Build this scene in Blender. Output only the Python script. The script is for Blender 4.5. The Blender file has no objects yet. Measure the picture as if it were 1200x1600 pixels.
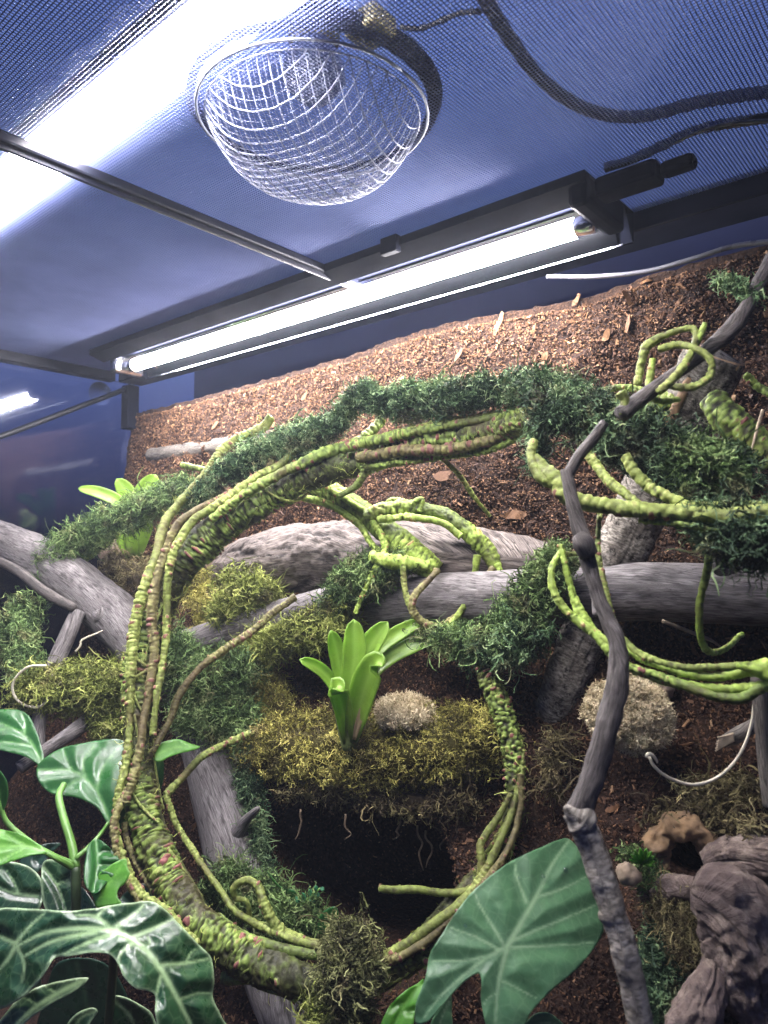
import bpy, math, random
import numpy as np
from mathutils import Vector, Matrix, geometry
R = math.radians
rng = np.random.default_rng(7); random.seed(7)
scn = bpy.context.scene
col = scn.collection

# ---------------------------------------------------------------- camera
FPX = 1135.0                                   # focal length in photo pixels (1200 x 1600)
YAW, PITCH = R(40.7), R(3.03)
cd = bpy.data.cameras.new('camera'); cam = bpy.data.objects.new('camera', cd); col.objects.link(cam)
cd.sensor_fit = 'VERTICAL'; cd.sensor_height = 36; cd.lens = 36 * FPX / 1600
cd.clip_start = .01; cd.clip_end = 50
cd.dof.use_dof = True; cd.dof.focus_distance = .66; cd.dof.aperture_fstop = 13
cam.rotation_euler = (R(90) + PITCH, 0, YAW); cam.location = (0, 0, 0)
scn.camera = cam
CM = np.array(cam.rotation_euler.to_matrix())
def P(px, py, d):
    """photo pixel + depth along the lens axis (m) -> world point"""
    return CM @ np.array([(px - 600) / FPX * d, -(py - 800) / FPX * d, -d])
def PX(w): # world -> pixel, depth
    c = np.asarray(w) @ CM
    return 600 + FPX * c[..., 0] / -c[..., 2], 800 - FPX * c[..., 1] / -c[..., 2], -c[..., 2]

# ---------------------------------------------------------------- room light behind the glass and lid
W = bpy.data.worlds.new('World'); scn.world = W; W.use_nodes = True
nt = W.node_tree; bg = nt.nodes['Background']
tc = nt.nodes.new('ShaderNodeTexCoord'); sx = nt.nodes.new('ShaderNodeSeparateXYZ'); rp = nt.nodes.new('ShaderNodeValToRGB')
nt.links.new(tc.outputs['Generated'], sx.inputs[0]); nt.links.new(sx.outputs['Z'], rp.inputs[0]); nt.links.new(rp.outputs[0], bg.inputs[0])
rp.color_ramp.elements[0].position = 0.0; rp.color_ramp.elements[0].color = (.001, .0012, .003, 1)
rp.color_ramp.elements[1].position = .45; rp.color_ramp.elements[1].color = (.070, .110, .31, 1)
e = rp.color_ramp.elements.new(.14); e.color = (.014, .021, .075, 1)
bg.inputs[1].default_value = 1.0
LIGHT_BACK, LIGHT_FRONT = 118.0, 136.0
LCOL = (1.0, .945, .955)
scn.view_settings.view_transform = 'Standard'; scn.view_settings.look = 'None'
scn.view_settings.exposure = 1.08; scn.view_settings.gamma = 1
scn.cycles.use_denoising = True
try: scn.cycles.denoiser = 'OPENIMAGEDENOISE'
except Exception: pass
scn.cycles.max_bounces = 6; scn.cycles.diffuse_bounces = 1; scn.cycles.glossy_bounces = 4
scn.cycles.transmission_bounces = 4; scn.cycles.transparent_max_bounces = 8
scn.cycles.sample_clamp_indirect = 4

# ---------------------------------------------------------------- helpers: noise, objects
_T = rng.random((64, 64, 64))
def vnoise(p, scale=1.0, oct=1):
    """smooth value noise, p (...,3) -> -1..1"""
    p = np.asarray(p, float) * scale; out = 0; a = 1; tot = 0
    for _ in range(oct):
        i = np.floor(p).astype(int); f = p - i; f = f * f * (3 - 2 * f)
        r = 0
        for dx in (0, 1):
            for dy in (0, 1):
                for dz in (0, 1):
                    w = (f[..., 0] if dx else 1 - f[..., 0]) * (f[..., 1] if dy else 1 - f[..., 1]) * (f[..., 2] if dz else 1 - f[..., 2])
                    r = r + w * _T[(i[..., 0] + dx) % 64, (i[..., 1] + dy) % 64, (i[..., 2] + dz) % 64]
        out = out + a * (r * 2 - 1); tot += a; a *= .5; p = p * 2.03 + 11.7
    return out / tot

def link(o, parent=None):
    col.objects.link(o)
    if parent is not None: o.parent = parent
    return o
def mesh(name, V, F, mat, parent=None, smooth=True, attrs=None, uv=None):
    V = np.asarray(V, float); F = np.asarray(F)
    me = bpy.data.meshes.new(name)
    if parent is not None:
        V = V - np.array(parent.location)
    n = F.shape[1]
    me.vertices.add(len(V)); me.vertices.foreach_set('co', V.astype(np.float32).ravel())
    me.loops.add(F.size); me.loops.foreach_set('vertex_index', F.astype(np.int32).ravel())
    me.polygons.add(len(F)); me.polygons.foreach_set('loop_start', np.arange(0, F.size, n, dtype=np.int32))
    me.polygons.foreach_set('use_smooth', np.full(len(F), smooth))
    if uv is not None:
        l = me.uv_layers.new(name='UVMap'); l.data.foreach_set('uv', np.asarray(uv, np.float32)[F.ravel()].ravel())
    me.update(calc_edges=True); me.validate()
    for k, v in (attrs or {}).items():
        a = me.attributes.new(k, 'FLOAT', 'POINT'); a.data.foreach_set('value', np.asarray(v, np.float32))
    me.materials.append(mat)
    return link(bpy.data.objects.new(name, me), parent)
def tag(o, label=None, cat=None, group=None, kind=None):
    if label: o['label'] = label
    if cat: o['category'] = cat
    if group: o['group'] = group
    if kind: o['kind'] = kind
    return o
def thing(name, loc, label, cat, group=None):
    o = bpy.data.objects.new(name, None); o.empty_display_size = .02; o.location = [float(v) for v in loc]
    return tag(link(o), label, cat, group)

class MB:
    """collects boxes, prisms and tubes (quads) for one mesh"""
    def __init__(s): s.V = []; s.F = []; s.A = []; s.U = []; s.n = 0
    def add(s, V, F, a=None, uv=None):
        V = np.asarray(V, float); s.V.append(V); s.F.append(np.asarray(F) + s.n); s.n += len(V)
        s.A.append(np.zeros(len(V)) if a is None else np.broadcast_to(a, (len(V),)))
        s.U.append(np.zeros((len(V), 2)) if uv is None else uv)
    def box(s, c, size, rot=None):
        h = np.array(size) / 2
        V = np.array([[x, y, z] for x in (-1, 1) for y in (-1, 1) for z in (-1, 1)]) * h
        if rot is not None: V = V @ np.asarray(rot).T
        s.add(V + np.asarray(c), BOXF)
    def bar(s, a, b, w, h, up=(0, 0, 1)):
        a = np.asarray(a, float); b = np.asarray(b, float); t = b - a; L = np.linalg.norm(t); t /= L
        y = np.cross(up, t); y /= np.linalg.norm(y); z = np.cross(t, y)
        s.box((a + b) / 2, (L, w, h), np.stack([t, y, z], 1))
    def extrude(s, prof, a, b, closed=True):
        """profile in (Y,Z) swept along X from a to b"""
        n = len(prof); pr = np.asarray(prof, float)
        V = np.concatenate([np.column_stack([np.full(n, x), pr]) for x in (a, b)])
        F = [[i, (i + 1) % n, n + (i + 1) % n, n + i] for i in range(n if closed else n - 1)]
        s.add(V, F)
    def build(s, name, mat, parent=None, smooth=False, bevel=0, attr='col'):
        o = mesh(name, np.concatenate(s.V), np.concatenate(s.F), mat, parent, smooth, {attr: np.concatenate(s.A)}, np.concatenate(s.U))
        if bevel:
            m = o.modifiers.new('bevel', 'BEVEL'); m.width = bevel; m.segments = 2; m.limit_method = 'ANGLE'
        return o
BOXF = np.array([[0, 1, 3, 2], [4, 6, 7, 5], [0, 4, 5, 1], [2, 3, 7, 6], [0, 2, 6, 4], [1, 5, 7, 3]])

def spline(pts, step):
    """Catmull-Rom through pts (N,k), resampled about every step (metres, first three columns)"""
    p = np.asarray(pts, float)
    if len(p) == 2: p = np.array([p[0], (p[0] + p[1]) / 2, p[1]])
    q = np.vstack([2 * p[0] - p[1], p, 2 * p[-1] - p[-2]]); out = []
    for i in range(1, len(q) - 2):
        n = max(2, int(np.ceil(np.linalg.norm(q[i + 1, :3] - q[i, :3]) / step)))
        t = np.linspace(0, 1, n, endpoint=False)[:, None]
        a, b, c, d = q[i - 1], q[i], q[i + 1], q[i + 2]
        out.append(.5 * (2 * b + (c - a) * t + (2 * a - 5 * b + 4 * c - d) * t ** 2 + (3 * b - a - 3 * c + d) * t ** 3))
    return np.vstack(out + [p[-1:]])
def frames(c):
    t = np.gradient(c, axis=0); t /= np.linalg.norm(t, axis=1)[:, None] + 1e-12
    u = np.cross(t[0], [.3, .2, .93]); u /= np.linalg.norm(u); N = [u]
    for i in range(1, len(c)):
        u = u - t[i] * (u @ t[i]); u /= np.linalg.norm(u) + 1e-12; N.append(u)
    N = np.array(N); return t, N, np.cross(t, N)
def tube(c, r, seg=12, disp=None, twist=0.0):
    """closed tube about centreline c with radii r; disp(s, theta, r)->(radial offset, attr).  Returns V,F,attr,uv"""
    c = np.asarray(c, float); n = len(c); r = np.broadcast_to(np.asarray(r, float), (n,))
    t, N, B = frames(c)
    s = np.concatenate([[0], np.cumsum(np.linalg.norm(np.diff(c, axis=0), axis=1))])
    th = np.linspace(0, 2 * np.pi, seg, endpoint=False)
    S, TH = np.meshgrid(s, th, indexing='ij'); RR = np.repeat(r[:, None], seg, 1); att = np.zeros_like(S)
    ang = TH + twist * S
    dirv = np.cos(ang)[..., None] * N[:, None] + np.sin(ang)[..., None] * B[:, None]
    if disp is not None:
        dr, att = disp(S, TH, RR, c[:, None] + dirv * RR[..., None]); RR = RR + dr
    V = (c[:, None] + dirv * RR[..., None]).reshape(-1, 3)
    i, j = np.meshgrid(np.arange(n - 1), np.arange(seg), indexing='ij'); k = (j + 1) % seg
    F = np.stack([i * seg + j, i * seg + k, (i + 1) * seg + k, (i + 1) * seg + j], -1).reshape(-1, 4)
    uv = np.column_stack([(TH * np.maximum(r, 1e-4)[:, None]).ravel(), S.ravel()])
    # caps: one centre vertex at each end, quads degenerate-free as pairs of rim steps
    V = np.vstack([V, c[0] - t[0] * r[0] * .25, c[-1] + t[-1] * r[-1] * .25]); m = n * seg
    att = np.concatenate([att.ravel(), [att[0].mean(), att[-1].mean()]])
    uv = np.vstack([uv, uv[0], uv[(n - 1) * seg]])
    j = np.arange(0, seg, 2); cap0 = np.stack([np.full_like(j, m), (j + 2) % seg, (j + 1) % seg, j], 1)
    b = (n - 1) * seg; cap1 = np.stack([np.full_like(j, m + 1), b + j, b + (j + 1) % seg, b + (j + 2) % seg], 1)
    return V, np.vstack([F, cap0, cap1]), att, uv
def px_line(pts, d=None):
    """[(px,py[,d])] -> world points"""
    return np.array([P(p[0], p[1], p[2] if len(p) > 2 else d) for p in pts])

# ---------------------------------------------------------------- helpers: materials
def N(nt, t, **kw):
    n = nt.nodes.new(t)
    for k, v in kw.items():
        if k in n.inputs: n.inputs[k].default_value = v
        else: setattr(n, k, v)
    return n
def base_mat(name, color=(.5, .5, .5), rough=.6, metal=0.0, spec=.5, **kw):
    m = bpy.data.materials.new(name); m.use_nodes = True; t = m.node_tree; b = t.nodes['Principled BSDF']
    b.inputs['Base Color'].default_value = (*color, 1); b.inputs['Roughness'].default_value = rough
    b.inputs['Metallic'].default_value = metal; b.inputs['Specular IOR Level'].default_value = spec
    for k, v in kw.items(): b.inputs[k].default_value = v
    return m, t, b
def ramp(t, src, stops):
    r = t.nodes.new('ShaderNodeValToRGB'); el = r.color_ramp.elements
    while len(el) < len(stops): el.new(.5)
    for e, (p, c) in zip(el, stops): e.position = p; e.color = (*c, 1)
    t.links.new(src, r.inputs[0]); return r.outputs[0]
def mixc(t, fac, a, b, blend='MIX'):
    m = t.nodes.new('ShaderNodeMix'); m.data_type = 'RGBA'; m.blend_type = blend
    for s, i in ((fac, 0), (a, 6), (b, 7)):
        if hasattr(s, 'links') or isinstance(s, bpy.types.NodeSocket): t.links.new(s, m.inputs[i])
        else: m.inputs[i].default_value = s if i == 0 else (*s, 1)
    return m.outputs[2]
def noise(t, scale, detail=4, coord='Object', stretch=None, rough=.55):
    c = t.nodes.new('ShaderNodeTexCoord'); n = N(t, 'ShaderNodeTexNoise'); n.inputs['Scale'].default_value = scale
    n.inputs['Detail'].default_value = detail; n.inputs['Roughness'].default_value = rough
    out = c.outputs[coord]
    if stretch:
        mp = t.nodes.new('ShaderNodeMapping'); mp.inputs['Scale'].default_value = stretch
        t.links.new(out, mp.inputs[0]); out = mp.outputs[0]
    t.links.new(out, n.inputs['Vector']); return n.outputs['Fac']
def attr(t, name):
    a = t.nodes.new('ShaderNodeAttribute'); a.attribute_name = name; return a.outputs['Fac']
def bump(t, b, h, strength=.5, dist=.002):
    n = t.nodes.new('ShaderNodeBump'); n.inputs['Strength'].default_value = strength; n.inputs['Distance'].default_value = dist
    t.links.new(h, n.inputs['Height']); t.links.new(n.outputs[0], b.inputs['Normal'])
def math_(t, op, a, b):
    m = t.nodes.new('ShaderNodeMath'); m.operation = op
    for i, s in enumerate((a, b)):
        if isinstance(s, bpy.types.NodeSocket): t.links.new(s, m.inputs[i])
        else: m.inputs[i].default_value = s
    return m.outputs[0]
def simple(name, color, rough=.5, metal=0, spec=.5, var=.25, scale=60, bmp=0, **kw):
    m, t, b = base_mat(name, color, rough, metal, spec, **kw)
    n = noise(t, scale, 5)
    c = ramp(t, n, [(.3, tuple(x * (1 - var) for x in color)), (.7, tuple(min(1, x * (1 + var)) for x in color))])
    t.links.new(c, b.inputs['Base Color'])
    r = ramp(t, noise(t, scale * .4, 3), [(.3, (max(.02, rough - .12),) * 3), (.7, (min(1, rough + .12),) * 3)]); t.links.new(r, b.inputs['Roughness'])
    if bmp: bump(t, b, n, bmp, .001)
    return m
def emit(name, color, strength):
    m = bpy.data.materials.new(name); m.use_nodes = True; t = m.node_tree; t.nodes.clear()
    e = t.nodes.new('ShaderNodeEmission'); e.inputs[0].default_value = (*color, 1); e.inputs[1].default_value = strength
    o = t.nodes.new('ShaderNodeOutputMaterial'); t.links.new(e.outputs[0], o.inputs[0]); return m
def wood(name, dark, mid, light, scale=1.0, crack=.5, moss=0.0):
    """weathered wood: UV is (metres round, metres along)"""
    m, t, b = base_mat(name, mid, .72, 0, .3)
    g = noise(t, 1, 9, 'UV', (900 * scale, 60 * scale, 1), .68)
    big = noise(t, 1, 5, 'UV', (75 * scale, 20 * scale, 1))
    c = ramp(t, g, [(.32, dark), (.45, mid), (.62, light)])
    c2 = mixc(t, ramp(t, big, [(.35, (0, 0, 0)), (.7, (1, 1, 1))]), c, mixc(t, .55, c, dark))
    cr = noise(t, 1, 4, 'UV', (130 * scale, 11 * scale, 1), .62)
    line = ramp(t, cr, [(.488, (0, 0, 0)), (.498, (1, 1, 1)), (.502, (1, 1, 1)), (.512, (0, 0, 0))])
    c3 = mixc(t, math_(t, 'MULTIPLY', line, crack), c2, tuple(x * .25 for x in dark))
    spots = noise(t, 1, 5, 'UV', (260 * scale, 45 * scale, 1))
    c4 = mixc(t, ramp(t, spots, [(.54, (0, 0, 0)), (.64, (.75, .75, .75))]), c3, tuple(x * .8 for x in dark))
    if moss: c4 = mixc(t, ramp(t, noise(t, 35, 5), [(.62 - moss, (0, 0, 0)), (.75 - moss, (.7, .7, .7))]), c4, (.10, .115, .04))
    c4 = mixc(t, attr(t, 'col'), c4, tuple(x * .22 for x in dark))
    t.links.new(c4, b.inputs['Base Color'])
    h = math_(t, 'SUBTRACT', g, math_(t, 'MULTIPLY', line, 1.2)); bump(t, b, h, .7, .0009)
    return m
M = {}
M['wood_grey'] = wood('weathered_wood', (.026, .021, .019), (.118, .106, .104), (.25, .232, .228))
M['wood_slab'] = wood('slab_wood', (.020, .014, .012), (.105, .085, .074), (.24, .205, .18), .7, 1.0)
M['wood_bark'] = wood('rough_bark', (.02, .016, .014), (.085, .075, .065), (.27, .245, .21), 1.3, .4)
M['wood_twig'] = wood('twig_wood', (.020, .016, .014), (.062, .053, .048), (.15, .134, .125), 1.6, .3)
M['wood_pale'] = wood('pale_twig', (.03, .025, .02), (.11, .095, .08), (.24, .215, .185), 2.0, .3)
M['wood_cork'] = wood('cork_wood', (.05, .035, .035), (.17, .14, .145), (.34, .29, .30), .6, .8)
def cork():
    m, t, b = base_mat('cork_bark', (.2, .16, .17), .85, 0, .25)
    n1 = noise(t, 90, 8, rough=.65); n2 = noise(t, 26, 5); n3 = noise(t, 1, 5, 'UV', (120, 30, 1), .65)
    c = ramp(t, n1, [(.32, (.045, .034, .036)), (.5, (.135, .102, .082)), (.68, (.31, .25, .205))])
    c = mixc(t, ramp(t, n2, [(.42, (0, 0, 0)), (.62, (.8, .8, .8))]), c, (.085, .062, .056))
    c = mixc(t, ramp(t, n3, [(.60, (0, 0, 0)), (.70, (.7, .7, .7))]), c, (.36, .27, .25))
    t.links.new(c, b.inputs['Base Color']); bump(t, b, math_(t, 'ADD', n1, n3), 1, .003); return m
M['wood_cork'] = cork()
def speckled(name, dark, mid, light, sc):
    m, t, b = base_mat(name, mid, .8, 0, .25)
    n1 = noise(t, 150 * sc, 6, rough=.7); n2 = noise(t, 45 * sc, 4); n3 = noise(t, 1, 5, 'UV', (160 * sc, 420 * sc, 1), .6)
    c = ramp(t, n2, [(.36, mid), (.62, light)])
    c = mixc(t, ramp(t, n3, [(.44, (.75, .75, .75)), (.56, (0, 0, 0))]), c, tuple(.45 * x + .55 * y for x, y in zip(mid, dark)))
    c = mixc(t, ramp(t, n1, [(.36, (1, 1, 1)), (.47, (0, 0, 0))]), c, dark)
    c = mixc(t, attr(t, 'col'), c, tuple(x * .3 for x in dark))
    t.links.new(c, b.inputs['Base Color']); bump(t, b, math_(t, 'ADD', n1, n3), .9, .0014); return m
M['bark_speckled'] = speckled('speckled_bark', (.028, .022, .016), (.165, .146, .118), (.33, .30, .255), 1.0)
M['bark_rough'] = speckled('rough_dark_bark', (.020, .016, .012), (.14, .122, .10), (.36, .33, .28), 1.2)
M['cut_wood'] = simple('cut_wood', (.42, .27, .14), .7, var=.4, scale=180, bmp=.3)
M['tan_bark'] = simple('tan_bark', (.17, .105, .05), .8, var=.6, scale=120, bmp=.6)
M['stone'] = simple('pale_stone', (.20, .15, .10), .85, var=.4, scale=160, bmp=.7)

def soil_mat():
    m, t, b = base_mat('coco_soil', (.05, .03, .02), .9, 0, .2)
    n = noise(t, 300, 8); n2 = noise(t, 24, 4)
    c = ramp(t, n, [(.3, (.006, .003, .002)), (.55, (.030, .015, .009)), (.75, (.085, .045, .024))])
    c = mixc(t, ramp(t, n2, [(.4, (0, 0, 0)), (.65, (.6, .6, .6))]), c, (.014, .007, .005))
    t.links.new(c, b.inputs['Base Color']); bump(t, b, n, 1, .003); return m
M['soil'] = soil_mat()
def chip_mat():
    m, t, b = base_mat('bark_chip', (.1, .06, .04), .75, 0, .35)
    a = attr(t, 'col')
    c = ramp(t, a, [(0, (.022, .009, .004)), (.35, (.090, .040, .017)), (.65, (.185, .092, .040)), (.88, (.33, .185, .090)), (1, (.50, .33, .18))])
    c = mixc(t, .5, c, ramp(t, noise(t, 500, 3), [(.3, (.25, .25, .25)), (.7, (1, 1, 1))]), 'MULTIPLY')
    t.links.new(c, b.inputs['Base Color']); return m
M['chip'] = chip_mat()
def vine_mat(name, dark, mid, light, red=(.20, .075, .065)):
    m, t, b = base_mat(name, mid, .62, 0, .35)
    a = attr(t, 'col')                     # 0 crevice .. .6 bump top .. 1 red nodule
    c = ramp(t, a, [(0, tuple(x * .3 for x in dark)), (.14, dark), (.36, mid), (.60, light), (.76, tuple(.5 * x + .5 * y for x, y in zip(light, red))), (.86, red), (1, tuple(x * 1.2 for x in red))])
    n = ramp(t, noise(t, 260, 4), [(.25, (.55, .5, .45)), (.6, (1, 1, 1))])
    c = mixc(t, 1.0, c, n, 'MULTIPLY'); t.links.new(c, b.inputs['Base Color'])
    big = noise(t, 22, 3); c = mixc(t, ramp(t, big, [(.52, (0, 0, 0)), (.72, (.75, .75, .75))]), c, tuple(.5 * (x + y) for x, y in zip(dark, (.13, .075, .035))))
    t.links.new(c, b.inputs['Base Color']); bump(t, b, noise(t, 500, 4), .5, .001); return m
M['vine'] = vine_mat('vine_green', (.042, .046, .014), (.135, .20, .036), (.29, .41, .085))
M['vine_lime'] = vine_mat('vine_lime', (.10, .14, .022), (.27, .39, .06), (.45, .60, .14), (.34, .22, .09))
M['vine_brown'] = vine_mat('vine_brown', (.045, .032, .014), (.13, .115, .04), (.25, .25, .085), (.17, .075, .06))
M['vine_thin'] = vine_mat('vine_pale', (.070, .072, .02), (.185, .235, .048), (.34, .41, .11), (.20, .09, .065))
def moss_mat(name, dark, mid, light, dead=.6):
    m, t, b = base_mat(name, mid, .8, 0, .25)
    c = ramp(t, attr(t, 'col'), [(0, dark), (.5, mid), (1, light)])
    if dead: c = mixc(t, ramp(t, noise(t, 42, 4), [(.54, (0, 0, 0)), (.66, (dead, dead, dead))]), c, mixc(t, attr(t, 'col'), (.035, .024, .012), (.26, .20, .10)))
    t.links.new(c, b.inputs['Base Color'])
    b.inputs['Subsurface Weight'].default_value = 0.0
    return m
M['moss_teal'] = moss_mat('moss_teal', (.016, .040, .016), (.095, .175, .070), (.30, .42, .19))
M['moss_dark'] = moss_mat('moss_dark', (.013, .030, .014), (.056, .105, .045), (.19, .27, .12))
M['moss_green'] = moss_mat('moss_green', (.024, .048, .014), (.095, .165, .045), (.24, .33, .12))
M['moss_lime'] = moss_mat('moss_lime', (.05, .062, .010), (.20, .24, .045), (.40, .44, .12))
M['moss_gold'] = moss_mat('moss_gold', (.046, .040, .009), (.225, .205, .040), (.50, .46, .12))
M['moss_brown'] = moss_mat('moss_brown', (.035, .025, .012), (.12, .10, .040), (.26, .225, .10))
M['moss_olive'] = moss_mat('moss_olive', (.030, .030, .012), (.115, .125, .040), (.28, .29, .12), .8)
M['lichen'] = moss_mat('lichen_cream', (.20, .15, .07), (.52, .43, .265), (.74, .64, .43), 0)
M['root'] = simple('dry_root', (.34, .27, .18), .8, var=.3, scale=200)
M['root_dark'] = simple('dark_root', (.11, .075, .045), .85, var=.4, scale=200)
M['tendril'] = simple('tendril', (.55, .50, .38), .55, var=.15, scale=120)
def leaf_mat(name, base, vein, rough=.3, trans=.15, var=.3, edge=None, spec=.5):
    m, t, b = base_mat(name, base, rough, 0, spec)
    n = ramp(t, noise(t, 38, 5), [(.3, tuple(x * (1 - var) for x in base)), (.7, tuple(x * (1 + var) for x in base))])
    vo = t.nodes.new('ShaderNodeTexVoronoi'); vo.feature = 'DISTANCE_TO_EDGE'; vo.inputs['Scale'].default_value = 130
    tcn = t.nodes.new('ShaderNodeTexCoord'); t.links.new(tcn.outputs['Object'], vo.inputs['Vector'])
    n = mixc(t, ramp(t, vo.outputs['Distance'], [(.0, (.30, .30, .30)), (.10, (0, 0, 0))]), n, tuple(.6 * x + .4 * y for x, y in zip(base, vein)))
    n = mixc(t, ramp(t, noise(t, 75, 6), [(.60, (0, 0, 0)), (.74, (.45, .45, .45))]), n, tuple(x * .45 + .01 for x in base))
    c = mixc(t, attr(t, 'col'), n, vein)
    if edge: c = mixc(t, attr(t, 'rim'), c, edge)
    t.links.new(c, b.inputs['Base Color'])
    rr = ramp(t, noise(t, 90, 4), [(.3, (rough * .7,) * 3), (.7, (rough * 1.4,) * 3)]); t.links.new(rr, b.inputs['Roughness'])
    bump(t, b, noise(t, 170, 5), .22, .0012)
    tr = t.nodes.new('ShaderNodeBsdfTranslucent'); t.links.new(mixc(t, 1.0, c, (1.5, 1.9, .6), 'MULTIPLY'), tr.inputs[0])
    mx = t.nodes.new('ShaderNodeMixShader'); mx.inputs[0].default_value = trans
    t.links.new(b.outputs[0], mx.inputs[1]); t.links.new(tr.outputs[0], mx.inputs[2])
    t.links.new(mx.outputs[0], t.nodes['Material Output'].inputs[0]); return m
M['leaf_arrow'] = leaf_mat('leaf_arrow', (.062, .150, .064), (.23, .35, .19), .42, .12, spec=.45)
M['leaf_dark'] = leaf_mat('leaf_dark', (.012, .042, .016), (.24, .35, .17), .30, .06, .4, (.26, .36, .20), .4)
M['leaf_gloss'] = leaf_mat('leaf_gloss', (.018, .085, .018), (.08, .20, .05), .33, .14, spec=.42)
M['leaf_young'] = leaf_mat('leaf_young', (.075, .24, .020), (.16, .36, .06), .38, .3)
M['leaf_brom'] = leaf_mat('leaf_brom', (.19, .33, .035), (.28, .44, .08), .4, .3, .28, (.05, .075, .02))
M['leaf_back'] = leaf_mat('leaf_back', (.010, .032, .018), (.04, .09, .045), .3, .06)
M['stem'] = simple('green_stem', (.10, .22, .04), .45, var=.35, scale=50)
M['stem_dark'] = simple('dark_stem', (.035, .06, .022), .5, var=.4, scale=60)
M['black'] = simple('black_plastic', (.005, .006, .012), .75, 0, .03, var=.25, scale=40)
M['rail'] = simple('lid_rail', (.006, .007, .015), .42, 0, .22, var=.2, scale=30)
M['backing'] = simple('blue_backing', (.026, .034, .09), .5, var=.2, scale=8)
M['cable'] = simple('cable_rubber', (.005, .006, .010), .6, var=.2, scale=80)
M['wire_grey'] = simple('grey_cord', (.11, .11, .13), .3, var=.1, scale=80)
M['screen'] = simple('lid_screen', (.12, .145, .29), .45, .35, .5, var=.15, scale=15)
M['mirror'] = base_mat('reflector_metal', (.55, .58, .66), .12, 1.0)[0]
M['chrome'] = base_mat('chrome', (.75, .76, .8), .16, 1.0)[0]
M['white'] = simple('white_reflector', (.8, .8, .82), .4, var=.05)
M['guard'] = simple('guard_wire', (.33, .36, .48), .5, .2, .3, var=.1)
M['brass'] = simple('lamp_socket', (.20, .17, .08), .45, .2, var=.3)
M['tube_back'] = emit('tube_light_back', LCOL, LIGHT_BACK)
M['tube_front'] = emit('tube_light_front', LCOL, LIGHT_FRONT)
M['water'] = base_mat('water', (1, 1, 1), .02)[0]; M['water'].node_tree.nodes['Principled BSDF'].inputs['Transmission Weight'].default_value = 1
M['suction'] = base_mat('suction_cup', (.35, .42, .6), .15)[0]; M['suction'].node_tree.nodes['Principled BSDF'].inputs['Transmission Weight'].default_value = .7
M['brom_base'] = simple('rosette_base', (.09, .12, .035), .5, var=.5, scale=60)
M['dry_leaf'] = leaf_mat('dry_leaf', (.30, .22, .12), (.36, .28, .16), .6, .2)
M['leaf_fern'] = leaf_mat('leaf_fern', (.03, .16, .07), (.06, .25, .12), .5, .15)
M['bulb'] = simple('bulb_glass', (.30, .34, .5), .3, var=.1)
M['lining'] = simple('dome_lining', (.35, .37, .45), .35, .6, var=.15)
g, t_, b_ = base_mat('glass_pane', (.93, .96, .97), .0, 0, .5); b_.inputs['Transmission Weight'].default_value = 1; b_.inputs['IOR'].default_value = 1.5; M['glass'] = g
tp = t_.nodes.new('ShaderNodeBsdfTransparent'); tp.inputs[0].default_value = (.86, .90, .95, 1)
gl = t_.nodes.new('ShaderNodeBsdfGlossy'); gl.inputs['Roughness'].default_value = .06; gl.inputs[0].default_value = (.9, .92, 1, 1)
fr = t_.nodes.new('ShaderNodeFresnel'); fr.inputs[0].default_value = 1.55; mx = t_.nodes.new('ShaderNodeMixShader')
t_.links.new(fr.outputs[0], mx.inputs[0]); t_.links.new(tp.outputs[0], mx.inputs[1]); t_.links.new(gl.outputs[0], mx.inputs[2])
t_.links.new(mx.outputs[0], t_.nodes['Material Output'].inputs[0])

# ================================================================ THE PLACE
LID, XL, YB, XR = .300, -1.15, .667, .62

# ---- soil bank: a height field Y(x,z)
_bz = np.array([.30, .2, .1, 0, -.1, -.2, -.3, -.4, -.5, -.6]); _by = np.array([.662, .656, .645, .628, .600, .555, .50, .44, .38, .33])
CAVES = []
def bank_y(x, z, cave=True):
    x = np.asarray(x, float); z = np.asarray(z, float)
    y = np.interp(-z, -_bz, _by)
    p = np.stack([x, np.zeros_like(x) + 3.3, z], -1)
    y = y + .017 * vnoise(p, 9, 2) * np.clip((.29 - z) * 6, .1, 1) + .006 * vnoise(p, 34, 3) - .004 * np.abs(vnoise(p + 7, 75, 2))
    for cx, cz, rx, rz, dep in (CAVES if cave else ()):
        q = ((x - cx) / rx) ** 2 + ((z - cz) / rz) ** 2 + .25 * vnoise(p, 14, 2)
        y = y + dep * np.clip((1.15 - q) * 2.2, 0, 1)
    return y
def on_bank(px, py, out=0.0, cave=False):
    d = np.linspace(.3, 1.6, 500); pts = np.array([P(px, py, k) for k in d])
    f = pts[:, 1] - bank_y(pts[:, 0], pts[:, 2], cave); i = int(np.argmax(f > 0)) if (f > 0).any() else len(d) - 1
    p = pts[i].copy(); p[1] -= out; return p
def bank_d(px, py): return PX(on_bank(px, py))[2]
_a = on_bank(415, 1330); _b = on_bank(735, 1330); _t = on_bank(580, 1235); _u = on_bank(580, 1560)
CAVES.append(((_a[0] + _b[0]) / 2, (_t[2] + _u[2]) / 2, abs(_b[0] - _a[0]) / 2, abs(_t[2] - _u[2]) / 2 + .006, .26))
_c = on_bank(1066, 1345); CAVES.append((_c[0], _c[2], .015, .014, .06))

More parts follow.
